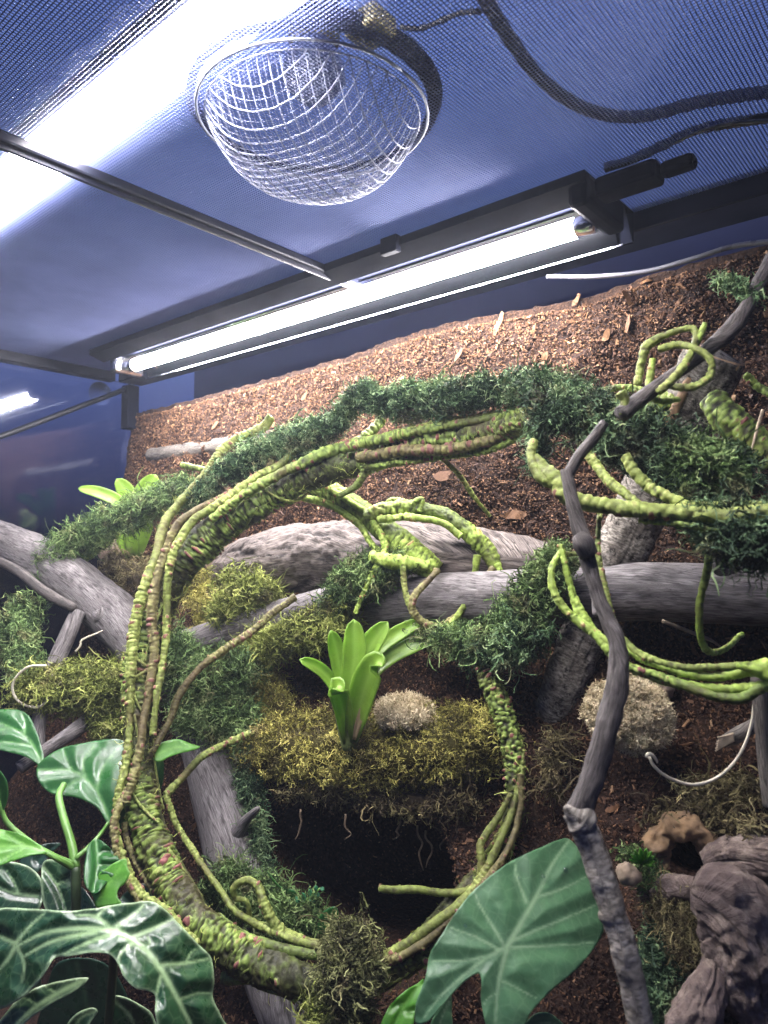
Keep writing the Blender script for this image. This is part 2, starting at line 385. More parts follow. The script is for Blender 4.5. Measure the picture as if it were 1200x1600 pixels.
xs = np.linspace(XL + .003, XR, 420); zs = np.linspace(.262, -.56, 260)
X, Z = np.meshgrid(xs, zs, indexing='ij')
top = .262 - .004 * np.abs(vnoise(np.stack([X, X * 0 + 4, X * 0], -1), 60, 3)) - .02 * (vnoise(np.stack([X, X * 0, X * 0], -1), 6, 2) * .5 + .5) - .016 * np.clip((-.62 - X) / .4, 0, 1)
Zc = np.minimum(Z, top)
Y = bank_y(X, Zc) + .003 * vnoise(np.stack([X, X * 0, Zc], -1), 140, 2)
Y = np.minimum(Y, YB + .12)
V = np.stack([X, Y, Zc], -1).reshape(-1, 3); nx, nz = len(xs), len(zs)
i, j = np.meshgrid(np.arange(nx - 1), np.arange(nz - 1), indexing='ij'); i = i.ravel(); j = j.ravel()
F = np.stack([i * nz + j, i * nz + j + 1, (i + 1) * nz + j + 1, (i + 1) * nz + j], 1)
tag(mesh('soil_bank', V, F, M['soil']), kind='structure')
fx, fy = np.meshgrid(np.linspace(XL + .003, XR, 60), np.linspace(-.06, .5, 40), indexing='ij')
fz = -.475 + .012 * vnoise(np.stack([fx, fy, fx * 0], -1), 12, 3)
i, j = np.meshgrid(np.arange(59), np.arange(39), indexing='ij'); i = i.ravel(); j = j.ravel()
tag(mesh('soil_floor', np.stack([fx, fy, fz], -1).reshape(-1, 3), np.stack([i * 40 + j, (i + 1) * 40 + j, (i + 1) * 40 + j + 1, i * 40 + j + 1], 1), M['soil']), kind='structure')

# ---- bark mulch on the bank (stuff)
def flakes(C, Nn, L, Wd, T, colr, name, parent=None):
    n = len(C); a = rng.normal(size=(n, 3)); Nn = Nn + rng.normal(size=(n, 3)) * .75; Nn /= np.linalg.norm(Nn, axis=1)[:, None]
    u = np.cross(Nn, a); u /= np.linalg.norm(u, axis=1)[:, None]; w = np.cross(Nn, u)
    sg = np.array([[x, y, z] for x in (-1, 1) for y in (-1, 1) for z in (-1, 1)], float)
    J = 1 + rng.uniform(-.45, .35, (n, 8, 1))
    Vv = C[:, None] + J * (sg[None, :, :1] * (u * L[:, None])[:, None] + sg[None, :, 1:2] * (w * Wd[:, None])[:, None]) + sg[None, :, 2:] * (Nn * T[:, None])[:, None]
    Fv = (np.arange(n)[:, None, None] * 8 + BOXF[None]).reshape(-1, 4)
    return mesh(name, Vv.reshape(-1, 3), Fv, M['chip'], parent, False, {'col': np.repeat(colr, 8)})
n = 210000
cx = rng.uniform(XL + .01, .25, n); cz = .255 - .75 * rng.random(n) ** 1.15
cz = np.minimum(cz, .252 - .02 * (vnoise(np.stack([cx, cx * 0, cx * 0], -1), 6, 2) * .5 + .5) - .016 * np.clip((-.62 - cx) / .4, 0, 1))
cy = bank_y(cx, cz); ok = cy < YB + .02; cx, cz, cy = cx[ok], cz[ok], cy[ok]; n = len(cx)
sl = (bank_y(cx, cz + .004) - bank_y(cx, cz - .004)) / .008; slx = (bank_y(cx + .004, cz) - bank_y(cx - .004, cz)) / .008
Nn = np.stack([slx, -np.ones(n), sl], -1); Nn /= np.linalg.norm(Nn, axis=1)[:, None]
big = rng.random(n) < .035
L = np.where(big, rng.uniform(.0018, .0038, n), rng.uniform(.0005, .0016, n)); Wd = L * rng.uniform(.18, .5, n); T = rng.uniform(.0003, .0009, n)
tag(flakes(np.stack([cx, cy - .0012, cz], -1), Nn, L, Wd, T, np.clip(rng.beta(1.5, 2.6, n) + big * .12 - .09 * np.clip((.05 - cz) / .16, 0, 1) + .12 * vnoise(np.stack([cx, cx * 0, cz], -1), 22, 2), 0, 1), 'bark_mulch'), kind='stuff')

# ---- glass tank and back panel
tank = thing('glass_terrarium', (XL, YB, -.5), 'tall glass terrarium with a blue tinted side pane', 'terrarium')
b = MB(); b.box((XL - .004, .303, -.105), (.006, .73, .79)); b.build('side_pane', M['glass'], tank)
b = MB(); b.box((-.265, YB + .13, -.075), (1.78, .006, .86)); b.build('back_panel', M['backing'], tank)
b = MB(); b.box((XL + .013, YB - .014, .245), (.022, .022, .075)); b.build('corner_post', M['black'], tank, bevel=.002)
b = MB(); b.box((-.265, .303, -.515), (1.78, .73, .02)); b.build('base_tray', M['black'], tank)

# ---- screen lid
lid = thing('screen_lid', (XL, 0, LID), 'black framed mesh screen lid covering the terrarium', 'lid')
pitch = .0025; wr = .00042
b = MB()
for xx in np.arange(XL + .02, XR - .02, pitch):
    b.V.append(np.array([[xx - wr, -.05, LID], [xx, -.05, LID - wr], [xx + wr, -.05, LID], [xx, -.05, LID + wr],
                         [xx - wr, YB - .02, LID], [xx, YB - .02, LID - wr], [xx + wr, YB - .02, LID], [xx, YB - .02, LID + wr]])); 
for yy in np.arange(-.05, YB - .02, pitch):
    b.V.append(np.array([[XL + .01, yy - wr, LID + wr], [XL + .01, yy, LID], [XL + .01, yy + wr, LID + wr], [XL + .01, yy, LID + 2 * wr],
                         [XR - .01, yy - wr, LID + wr], [XR - .01, yy, LID], [XR - .01, yy + wr, LID + wr], [XR - .01, yy, LID + 2 * wr]]))
nb = len(b.V); Vw = np.concatenate(b.V)
Fw = (np.arange(nb)[:, None, None] * 8 + np.array([[0, 1, 5, 4], [1, 2, 6, 5], [2, 3, 7, 6], [3, 0, 4, 7]])[None]).reshape(-1, 4)
tag(mesh('mesh_screen', Vw, Fw, M['screen'], lid, False), kind='stuff')
def rail(x0, y0, x1, y1, w, z, h):
    q = MB(); q.bar((x0, y0, z), (x1, y1, z), w, h); q.build('rail', M['rail'], lid, bevel=.0015)
rail(XL + .026, YB - .022, XR, YB - .022, .044, .2935, .022)
rail(XL + .010, -.06, XL + .010, YB - .045, .020, .2945, .020)
q = MB(); q.bar((-.536, -.06, .294), (-.536, YB - .045, .294), .011, .009); q.build('crossbar', M['rail'], lid, bevel=.002)
q = MB(); q.bar((-.536, -.06, .288), (-.536, YB - .045, .288), .0035, .0045); q.build('spline_strip', M['rail'], lid, bevel=.0008)

# ---- strip light hung under the back of the lid
xa, xb = -1.015, -.262
sl_ = thing('tube_light', (xa, .57, .285), 'glowing white tube light in a black mirrored housing under the back of the lid', 'light')
b = MB(); b.extrude([(.522, .298), (.522, .290), (.545, .283), (.562, .296), (.602, .296), (.6155, .2705), (.6185, .2705), (.620, .299)], xa - .012, xb + .02)
b.build('housing', M['black'], sl_)
pr = []
for k in range(15):
    u_ = k / 14; pr.append((float(np.interp(u_, [0, .3, .55, .7, 1], [.574, .582, .594, .602, .6135])), float(np.interp(u_, [0, .3, .55, .7, 1], [.2930, .2938, .2935, .289, .2708]))))
b = MB(); b.extrude(pr, xa, xb + .008, closed=False); b.build('reflector', M['mirror'], sl_, smooth=True)
b = MB(); b.bar((xa, .6150, .2702), (xb + .012, .6150, .2702), .0014, .0014); b.build('trim_strip', M['chrome'], sl_)
c = np.array([[x_, .574, .2785] for x_ in np.linspace(xa + .028, xb - .012, 20)])
V_, F_, A_, U_ = tube(c, .0088, 16); mesh('tube', V_, F_, M['tube_back'], sl_)
for x0, x1 in ((xa + .012, xa + .028), (xb - .012, xb + .004)):
    V_, F_, A_, U_ = tube(np.array([[x0, .574, .2785], [x0 + (x1 - x0) * .5, .574, .2785], [x1, .574, .2785]]), .0090, 16); mesh('tube_cap', V_, F_, M['chrome'], sl_)
b = MB(); b.box((xa + .004, .574, .281), (.016, .05, .028)); b.build('end_cap', M['chrome'], sl_, bevel=.004)
b = MB(); b.box((xb + .012, .562, .286), (.018, .076, .026)); b.build('end_cap', M['black'], sl_, bevel=.005)
b = MB(); b.box((-.44, .521, .292), (.020, .008, .016)); b.build('clip', M['black'], sl_, bevel=.001)
b = MB(); b.box((xb + .046, .545, .288), (.05, .022, .016)); b.box((xb + .083, .548, .289), (.026, .013, .011)); b.build('plug', M['black'], sl_, bevel=.004)

# ---- strip light lying on top of the lid
fl = thing('strip_light', (-.46, .2455, .31), 'overexposed white strip light lying on top of the mesh lid', 'light')
b = MB(); b.extrude([(.222, .3075), (.224, .322), (.267, .322), (.269, .3075)], -1.02, -.08); b.build('housing', M['black'], fl)
b = MB(); b.box((-.55, .2455, .3065), (.93, .040, .0016)); b.build('diffuser', M['tube_front'], fl)
for x_ in (-1.026, -.074):
    b = MB(); b.box((x_, .2455, .315), (.012, .052, .018)); b.build('end_cap', M['black'], fl, bevel=.002)

# ================================================================ LAMP, CABLES
def on_plane(px, py, axis, val):
    a = P(px, py, 1.0); return a * (val / a[axis])
DC = np.array([-.355, .338]); DR = .079
dome = thing('guarded_lamp', (DC[0], DC[1], LID), 'round lamp with a silver wire guard bulging below the mesh lid', 'lamp')
th_ = np.linspace(0, 2 * np.pi, 65)
def ring_tube(rad, z, r, name, mat, par):
    c = np.stack([DC[0] + rad * np.cos(th_), DC[1] + rad * np.sin(th_), np.full(65, z)], 1)
    V_, F_, A_, U_ = tube(c, r, 8); return mesh(name, V_, F_, mat, par)
ring_tube(DR, LID - .002, .0010, 'rim', M['guard'], dome)
ring_tube(DR * .93, LID - .004, .0005, 'inner_rim', M['guard'], dome)
def bowl(x, y):
    r = np.hypot(x, y) / (DR * .93); return LID - .004 - .042 * (1 - np.clip(r, 0, 1) ** 4.2)
b = MB()
for ang in (.32, .32 + np.pi / 2):
    ca, sa = np.cos(ang), np.sin(ang)
    for k in np.arange(-10, 11):
        o_ = k * .0074; hw = math.sqrt(max(0, (DR * .93) ** 2 - o_ ** 2))
        if hw < .01: continue
        t = np.linspace(-hw, hw, 40); wob = .00012 * np.sin(t * 424 + k * 3.14159)
        x_ = ca * t - sa * (o_ + wob); y_ = sa * t + ca * (o_ + wob)
        V_, F_, A_, U_ = tube(np.stack([DC[0] + x_, DC[1] + y_, bowl(x_, y_)], 1), .00042, 5); b.add(V_, F_[:-6])
for ang in (.32, .32 + np.pi / 2):
    ca, sa = np.cos(ang), np.sin(ang)
    for o_ in np.arange(-.0702, .0703, .0039):
        hw = math.sqrt(max(0, (DR * .93) ** 2 - o_ ** 2))
        if hw < .01: continue
        t = np.linspace(-hw, hw, 24); x_ = ca * t - sa * o_; y_ = sa * t + ca * o_
        V_, F_, A_, U_ = tube(np.stack([DC[0] + x_, DC[1] + y_, bowl(x_, y_) + .0008], 1), .00015, 4); b.add(V_, F_[:-4])
tag(b.build('wire_guard', M['guard'], dome, True), kind='stuff')
def lathe(prof, c, seg=48):
    a = np.linspace(0, 2 * np.pi, seg, endpoint=False); n = len(prof); pr = np.asarray(prof)
    V = np.stack([c[0] + pr[:, None, 0] * np.cos(a), c[1] + pr[:, None, 0] * np.sin(a), np.repeat(pr[:, 1:], seg, 1)], -1).reshape(-1, 3)
    i, j = np.meshgrid(np.arange(n - 1), np.arange(seg), indexing='ij'); i = i.ravel(); j = j.ravel(); k = (j + 1) % seg
    return V, np.stack([i * seg + j, i * seg + k, (i + 1) * seg + k, (i + 1) * seg + j], 1)
mesh('flange', *lathe([(DR * 1.01, LID + .004), (DR * 1.10, LID + .006), (DR * 1.13, LID + .012), (DR * 1.12, LID + .013), (DR * 1.0, LID + .008)], DC), M['black'], dome)
mesh('socket', *lathe([(.0005, LID + .05), (.016, LID + .05), (.018, LID + .054), (.018, LID + .10), (.0005, LID + .10)], DC, 24), M['brass'], dome)
mesh('bulb', *lathe([(.0005, LID + .012), (.012, LID + .014), (.022, LID + .026), (.021, LID + .036), (.013, LID + .052)], DC, 24), M['bulb'], dome)
b = MB(); b.box((-.279, .312, LID + .012), (.024, .022, .012)); tag(b.build('clamp', M['brass'], bevel=.002), 'dull yellow lamp clamp resting on the lid beside the wire guarded lamp', 'clamp')

def cable(name, pts, w, mat, label, cat='cable', seg=10):
    c = spline(np.array(pts), .006); V_, F_, A_, U_ = tube(c, w / 2, seg)
    return tag(mesh(name, V_, F_, M[mat]), label, cat)
z1 = LID + .0045
cable('power_cable', [on_plane(x, y, 2, z1 + .003) for x, y in ((735, -40), (765, 10), (800, 65), (850, 128), (920, 172), (1000, 182), (1100, 158), (1240, 138))], .0085, 'cable', 'thick black power cable curving across the top of the mesh lid')
cable('lamp_wire', [on_plane(x, y, 2, z1) for x, y in ((625, 42), (655, 45), (690, 32), (720, 20), (752, 18))], .003, 'cable', 'thin black wire between the round lamp and the thick cable')
cable('plug_cord', [P(x, y, d) for x, y, d in ((945, 262, .575), (985, 250, .565), (1040, 225, .545), (1100, 200, .525), (1240, 178, .49))], .0075, 'cable', 'black plug cord running right from the mirrored tube light')
cable('lead_wire', [P(x, y, d) for x, y, d in ((1055, 222, .535), (1100, 203, .515), (1150, 192, .50), (1240, 186, .475))], .0025, 'wire_grey', 'thin grey lead lying over the black plug cord')
cable('air_line', [P(x, y, d) for x, y, d in ((855, 432, .70), (930, 432, .665), (1010, 424, .635), (1090, 402, .60), (1150, 384, .58), (1240, 374, .55))], .0042, 'wire_grey', 'shiny grey line crossing above the top of the soil bank')
cable('side_cord', [on_plane(x, y, 0, XL + .012) for x, y in ((-60, 700), (0, 682), (60, 660), (120, 637), (165, 620), (209, 603))], .0085, 'cable', 'black cord hung along the blue left glass pane')
sc_ = on_plane(156, 615, 0, XL + .001)
a = np.linspace(0, 2 * np.pi, 28, endpoint=False)
prof = [(.020, .001), (.019, .004), (.010, .007), (.006, .012), (.0004, .013)]
Vs = np.concatenate([np.stack([np.full(28, sc_[0] + h), sc_[1] + r * np.cos(a), sc_[2] + r * np.sin(a)], 1) for r, h in prof])
i, j = np.meshgrid(np.arange(4), np.arange(28), indexing='ij'); i = i.ravel(); j = j.ravel(); k = (j + 1) % 28
tag(mesh('suction_cup', Vs, np.stack([i * 28 + j, i * 28 + k, (i + 1) * 28 + k, (i + 1) * 28 + j], 1), M['suction']), 'clear suction cup holding the cord on the left glass', 'suction cup')

# ================================================================ WOOD
def log_mesh(name, pts, mat, parent=None, lump=.09, seg=48, step=.004, fine=.02, rug=0, cracks=.05):
    """pts: (px, py, depth, width in photo px)"""
    p = np.array(pts, float)
    c4 = np.column_stack([px_line(p[:, :3]), p[:, 3] / 2 * p[:, 2] / FPX]); s = spline(c4, step)
    off = rng.random(3) * 30
    def disp(S, TH, RR, pos):
        rg = rug * (.5 - np.abs(vnoise(pos + off, 75, 3)) * 1.6 + .3 * np.abs(vnoise(pos + off, 260, 2))) if rug else 0
        q = np.stack([np.cos(TH) * 1.7, np.sin(TH) * 1.7, S * 3.2], -1) + off + .07 * vnoise(pos + off, 60, 2)[..., None]
        cr = np.exp(-(vnoise(q, 1.6, 3) / .035) ** 2) * np.clip(vnoise(q + 9, .8, 2) * 3 + .6, 0, 1)
        rg = rg - cracks * cr
        return RR * (rg + lump * vnoise(pos + off, 26, 2) + fine * 2 * vnoise(np.stack([np.cos(TH) * 3, np.sin(TH) * 3, S * 25], -1) + off, 2.2, 3)), np.clip(cr * min(1, cracks * 14), 0, 1)
    V_, F_, A_, U_ = tube(s[:, :3], s[:, 3], seg, disp)
    return mesh(name, V_, F_, M[mat], parent, True, {'col': A_}, U_)
def end_face(name, c, nrm, r, mat, parent, seg=24):
    nrm = np.array(nrm, float); nrm /= np.linalg.norm(nrm); u = np.cross(nrm, [.1, .3, 1]); u /= np.linalg.norm(u); w = np.cross(nrm, u)
    a = np.linspace(0, 2 * np.pi, seg, endpoint=False); rr = r * (1 + .06 * vnoise(np.stack([np.cos(a), np.sin(a), a * 0], -1), 2.5, 2))
    ring = c + rr[:, None] * (np.cos(a)[:, None] * u + np.sin(a)[:, None] * w)
    V = np.vstack([ring - nrm * r * .2, ring + nrm * .0008, c + (ring - c) * .5 + nrm * .0016, c[None] + nrm * .0012]); F = []
    for q in (0, 1):
        F += [[q * seg + i, q * seg + (i + 1) % seg, (q + 1) * seg + (i + 1) % seg, (q + 1) * seg + i] for i in range(seg)]
    F += [[2 * seg + i, 2 * seg + i + 1, 2 * seg + (i + 2) % seg, 3 * seg] for i in range(0, seg, 2)]
    return mesh(name, V, F, M[mat], parent)
def log(label, pts, mat, name='log', cat='log', ends=(), **kw):
    p = px_line([q[:3] for q in pts]); t = thing(name, p[-1], label, cat)
    log_mesh('wood', pts, mat, t, **kw)
    for e_ in ends:
        k, k2 = (0, 1) if e_ == 0 else (-1, -2)
        end_face('cut_end', p[k], p[k] - p[k2], pts[k][3] / 2 * pts[k][2] / FPX * 1.0, 'cut_wood', t)
    return t
log('long smooth grey log lying level across the middle of the bank', [(285, 1008, .955, 44), (350, 990, .91, 50), (450, 965, .85, 62), (560, 948, .79, 78), (660, 940, .735, 84), (760, 935, .69, 84), (880, 930, .635, 86), (1000, 925, .59, 92), (1120, 928, .545, 94), (1240, 932, .505, 96)], 'wood_grey', lump=.05, ends=(0,))
log('cracked grey driftwood slab half buried behind the long log', [(x, y, bank_d(x, y) + .006, w) for x, y, w in ((335, 900, 56), (400, 885, 96), (500, 872, 112), (600, 872, 114), (700, 876, 108), (800, 880, 92), (885, 885, 64))], 'wood_slab', lump=.08, fine=.03, seg=110, step=.002, cracks=.07, rug=.05)
log('rough barked log leaning on the right side of the bank with a pale cut top', [(1118, 556, .565, 92), (1085, 625, .58, 88), (1035, 720, .60, 82), (985, 830, .615, 76), (945, 920, .62, 70), (905, 1010, .622, 66), (875, 1090, .63, 60), (848, 1170, .66, 56)], 'bark_rough', lump=.07, rug=.12, step=.002, seg=72, ends=(0,))
strip = thing('bark_strip', P(1035, 690, .57), 'tan strip of peeled bark along the left edge of the leaning log', 'bark')
log_mesh('bark', [(1096, 560, .560, 16), (1070, 610, .563, 20), (1050, 650, .566, 18), (1030, 700, .572, 12)], 'tan_bark', strip, lump=.4, seg=10)
log('fat grey log sloping down behind the moss at the left', [(-20, 838, 1.08, 62), (40, 862, 1.04, 66), (110, 905, .99, 72), (170, 955, .95, 76), (225, 1010, .91, 78), (280, 1070, .87, 76)], 'wood_grey', ends=())
log('pale lavender grey log standing upright at the left of the dark hollow', [(305, 1120, .81, 72), (328, 1190, .775, 78), (350, 1270, .735, 86), (372, 1350, .70, 92), (400, 1450, .655, 92), (440, 1560, .61, 88), (480, 1660, .57, 86)], 'wood_grey', lump=.06)
log('short pale log lying near the top left of the soil bank', [(238, 712, 1.20, 24), (290, 708, 1.14, 32), (350, 698, 1.08, 36), (420, 686, 1.02, 36), (480, 672, .97, 28)], 'wood_pale', ends=(0,))
log('thin dark twig at the left edge crossing the fat log', [(-20, 868, .97, 14), (30, 893, .95, 16), (70, 925, .93, 17), (115, 950, .91, 14)], 'wood_twig', 'twig', 'twig', seg=10)
log('grey twig hanging below the fat log at the left', [(122, 955, .92, 22), (100, 1005, .90, 26), (78, 1060, .88, 24), (62, 1120, .85, 22), (58, 1190, .82, 20)], 'wood_grey', 'twig', 'twig', seg=12)
log('pale grey stick poking out under the left moss', [(168, 1100, .86, 24), (130, 1132, .83, 24), (90, 1160, .80, 22), (30, 1200, .77, 22)], 'wood_grey', 'stick', 'twig', seg=12)
log('slender grey branch at the right edge below the looped vine', [(1186, 1050, .44, 26), (1192, 1110, .435, 28), (1197, 1180, .43, 26), (1206, 1260, .425, 26)], 'wood_pale', 'branch', 'branch', seg=12)
for o_ in [o for o in bpy.data.objects if o.get('category') == 'log']:
    if 'lavender' in o_['label']:
        log_mesh('branch_stub', [(372, 1302, .700, 26), (384, 1282, .690, 15), (398, 1268, .682, 11), (404, 1262, .680, 7)], 'wood_grey', o_, seg=20, step=.001, lump=.2)
        log_mesh('knot', [(376, 1312, .700, 10), (384, 1318, .697, 26), (394, 1322, .695, 12)], 'bark_speckled', o_, seg=24, step=.001, lump=.35, rug=.4)
    if 'long smooth' in o_['label']:
        log_mesh('knot', [(1108, 886, .520, 10), (1120, 884, .516, 28), (1136, 886, .514, 30), (1150, 890, .514, 12)], 'wood_grey', o_, seg=24, step=.001, lump=.3, rug=.3)
        log_mesh('branch_stub', [(935, 935, .575, 20), (932, 952, .562, 13), (930, 960, .556, 9)], 'wood_grey', o_, seg=18, step=.001, lump=.25)
    if 'fat grey' in o_['label']:
        log_mesh('knot', [(150, 958, .925, 8), (158, 962, .918, 22), (166, 968, .915, 10)], 'wood_grey', o_, seg=20, step=.0012, lump=.4, rug=.4)
# long bent branch in front
br = thing('branch', P(1005, 1640, .325), 'long bent bare branch rising through the right of the picture', 'branch')
log_mesh('lower_stem', [(903, 1268, .350, 44.0), (912, 1290, .348, 42.2), (930, 1335, .345, 40.5), (948, 1395, .34, 41.4), (968, 1455, .335, 41.4), (986, 1530, .33, 37.8), (1004, 1620, .325, 35.2), (1010, 1680, .32, 35.2)], 'bark_speckled', br, seg=44, step=.0014, lump=.16, fine=.04, rug=.22)
log_mesh('upper_stem', [(884, 735, .40, 17.2), (893, 780, .395, 18.9), (908, 835, .39, 24.1), (920, 880, .388, 22.4), (942, 950, .38, 22.4), (964, 1005, .372, 25.8), (966, 1060, .366, 31.0), (953, 1120, .36, 33.5), (934, 1190, .355, 35.3), (910, 1255, .351, 36.1), (902, 1275, .35, 39.6)], 'wood_twig', br, seg=40, step=.0016, lump=.12, fine=.04, rug=.22)
log_mesh('knot', [(884, 1260, .347, 10), (891, 1268, .347, 20), (903, 1276, .348, 42), (914, 1290, .348, 40)], 'bark_speckled', br, seg=32, step=.001, lump=.3, rug=.35)
log_mesh('knot', [(940, 1425, .337, 12), (945, 1430, .337, 22), (956, 1436, .337, 26)], 'bark_speckled', br, seg=24, step=.001, lump=.3, rug=.35)
log_mesh('knot', [(904, 838, .388, 22), (911, 848, .386, 32), (920, 868, .386, 27)], 'wood_twig', br, seg=14, step=.002, lump=.2)
log_mesh('fork', [(888, 742, .40, 18), (905, 712, .40, 17), (925, 688, .40, 16), (945, 660, .40, 13)], 'wood_twig', br, seg=12, step=.003, lump=.14)
log('dark bare twig slanting down from the top right corner', [(1225, 370, .44, 18.7), (1195, 425, .435, 19.5), (1165, 482, .43, 21.1), (1138, 518, .425, 26.5), (1098, 552, .42, 18.7), (1050, 588, .415, 19.5), (1005, 620, .41, 22.6), (970, 648, .405, 23.4)], 'wood_twig', 'twig', 'twig', seg=36, step=.0018, rug=.25)
ROOTP = log('light root piece with frayed end lying on the right soil', [(1180, 1132, .50, 22), (1150, 1150, .50, 26), (1128, 1160, .50, 16), (1120, 1165, .50, 5)], 'wood_pale', 'root_piece', 'root', seg=12, lump=.3)
for q in range(7):
    c_ = spline(px_line([(1146, 1147 + 1.5 * q), (1130, 1151 + 2.4 * q), (1119 + rng.normal() * 2, 1152 + 3.6 * q)], .495), .002); V_, F_, A_, U_ = tube(c_, np.linspace(.0012, .0005, len(c_)), 7)
    mesh('fibre', V_, F_, M['root'], ROOTP)
# cork bark at the bottom right
log('big lumpy purple grey cork bark knob in the bottom right corner', [(1085, 1392, .445, 50), (1110, 1402, .44, 96), (1145, 1430, .435, 122), (1172, 1490, .43, 120), (1185, 1560, .425, 90), (1195, 1600, .42, 60)], 'wood_cork', 'cork_bark', 'cork bark', lump=.26, fine=.05, rug=.22, cracks=.26, step=.0016, seg=110)
log('rough grey cork plate above the big cork knob', [(1105, 1352, .47, 40), (1140, 1338, .465, 56), (1180, 1340, .455, 62), (1240, 1350, .44, 64)], 'wood_cork', 'cork_bark', 'cork bark', lump=.24, fine=.05, rug=.25, cracks=.24, step=.0016, seg=90)
log('brown bark chunk wedged under the small cork hole', [(1000, 1400, .48, 14), (1030, 1392, .475, 30), (1065, 1388, .465, 34), (1090, 1380, .455, 20)], 'wood_cork', 'bark_chunk', 'bark', lump=.3, rug=.6, step=.0016, seg=48)
log('tan curled cork rim around a small dark hole at the right', [(1032, 1372, .49, 20), (1026, 1335, .49, 30), (1036, 1302, .49, 34), (1066, 1290, .485, 36), (1094, 1304, .48, 30), (1108, 1335, .475, 26), (1106, 1368, .47, 16)], 'tan_bark', 'cork_bark', 'cork bark', lump=.6, fine=.12, rug=.9, step=.0014, seg=48)
log('pinkish split wood chunk below the cork knob', [(1118, 1495, .43, 26), (1112, 1530, .425, 48), (1098, 1565, .42, 66), (1080, 1610, .415, 70), (1070, 1640, .41, 60)], 'wood_cork', 'wood_chunk', 'wood', lump=.28, fine=.06, rug=.28, cracks=.22, step=.0016, seg=80)
def lumps(name, px, py, d, rx, ry, rz, mat, label, cat, amp=.3, seg=36):
    c = P(px, py, d); a = np.linspace(0, 2 * np.pi, seg, endpoint=False); e_ = np.linspace(-np.pi / 2 + .05, np.pi / 2 - .05, seg // 2)
    E, A = np.meshgrid(e_, a, indexing='ij'); dv = np.stack([np.cos(E) * np.cos(A), np.cos(E) * np.sin(A), np.sin(E)], -1)
    V = c + dv * np.array([rx, ry, rz]) * (1 + amp * vnoise(dv + rng.random(3) * 9, 2.2, 4))[..., None]
    i, j = np.meshgrid(np.arange(seg // 2 - 1), np.arange(seg), indexing='ij'); i = i.ravel(); j = j.ravel(); k = (j + 1) % seg
    F = np.stack([i * seg + j, i * seg + k, (i + 1) * seg + k, (i + 1) * seg + j], 1)
    j = np.arange(0, seg, 2); F = np.vstack([F, np.stack([np.full_like(j, seg * (seg // 2)), (j + 2) % seg, (j + 1) % seg, j], 1), np.stack([np.full_like(j, seg * (seg // 2) + 1), (seg // 2 - 1) * seg + j, (seg // 2 - 1) * seg + j + 1, (seg // 2 - 1) * seg + (j + 2) % seg], 1)])
    V = np.vstack([V.reshape(-1, 3), c - [0, 0, rz], c + [0, 0, rz]])
    return tag(mesh(name, V, F, M[mat]), label, cat)
lumps('stone', 335, 868, 1.0, .026, .02, .034, 'stone', 'pale crumbly stone beside the driftwood slab under the ring vine', 'stone')
lumps('stone', 178, 862, 1.12, .030, .02, .022, 'stone', 'mossy tan stone under the small bromeliad at the left', 'stone')
lumps('stone', 982, 1366, .475, .008, .006, .007, 'stone', 'small whitish stone right of the big arrow leaf', 'stone')
lumps('stone', 1030, 1075, .58, .012, .01, .010, 'stone', 'small grey stone above the round lichen ball', 'stone')

# single bark chips that show on the bank
CHIPS = [(782, 508, 34, 9, 1.2, 'long upright brown chip on bright soil right of centre below the tube light'), (780, 655, 46, 9, 1.9, 'long reddish sliver standing just under the mossy top of the ring'), (775, 692, 34, 12, 1.5, 'short upright sliver under the long reddish sliver'), (697, 746, 36, 20, .1, 'broad dark chip lying flat left of the thin hanging vine'), (812, 805, 36, 17, .1, 'large pale orange chip above the right end of the driftwood slab'), (1012, 443, 18, 9, .3, 'pale chip under the shiny grey line at the top of the bank'), (985, 470, 32, 8, 2.2, 'slanted brown chip below the pale chip near the bank top at right'), (985, 508, 26, 8, 1.4, 'upright sliver left of the twining tendrils'), (905, 470, 22, 11, 1.1, 'stubby brown chip on the bank right of the tube light glow'), (855, 560, 24, 10, 1.4, 'dark chip just above the blue green moss at right'), (720, 556, 24, 9, 1.0, 'brown chip on the bright bank above the middle of the blue green moss'), (340, 665, 14, 8, .7, 'small chip above the short pale log'), (540, 745, 22, 8, .2, 'pale chip beside the start of the lime vine clump'), (950, 525, 18, 10, 1.2, 'chip halfway between the tube light end and the twining tendrils'), (1100, 470, 16, 7, .4, 'chip left of the dark corner twig near the teal moss collar'), (730, 905, 20, 7, .4, 'chip lying on top of the long log near the lime vine'), (900, 800, 20, 8, 2.5, 'slanted orange chip left of the leaning log behind the bent branch'), (1000, 1290, 18, 9, 1.1, 'reddish chip beside the curled cork rim'), (960, 1262, 24, 8, .5, 'chip right of the knot of the bent branch'), (1160, 1260, 22, 6, .6, 'thin chip above the cork plate at the right edge'), (820, 1010, 30, 8, .2, 'chip under the central moss clump left of the leaning log'), (1085, 1012, 22, 7, 1.9, 'chip below the straight rootlet at right'), (480, 620, 16, 7, .9, 'small chip on the bright bank left of the blue green moss')]
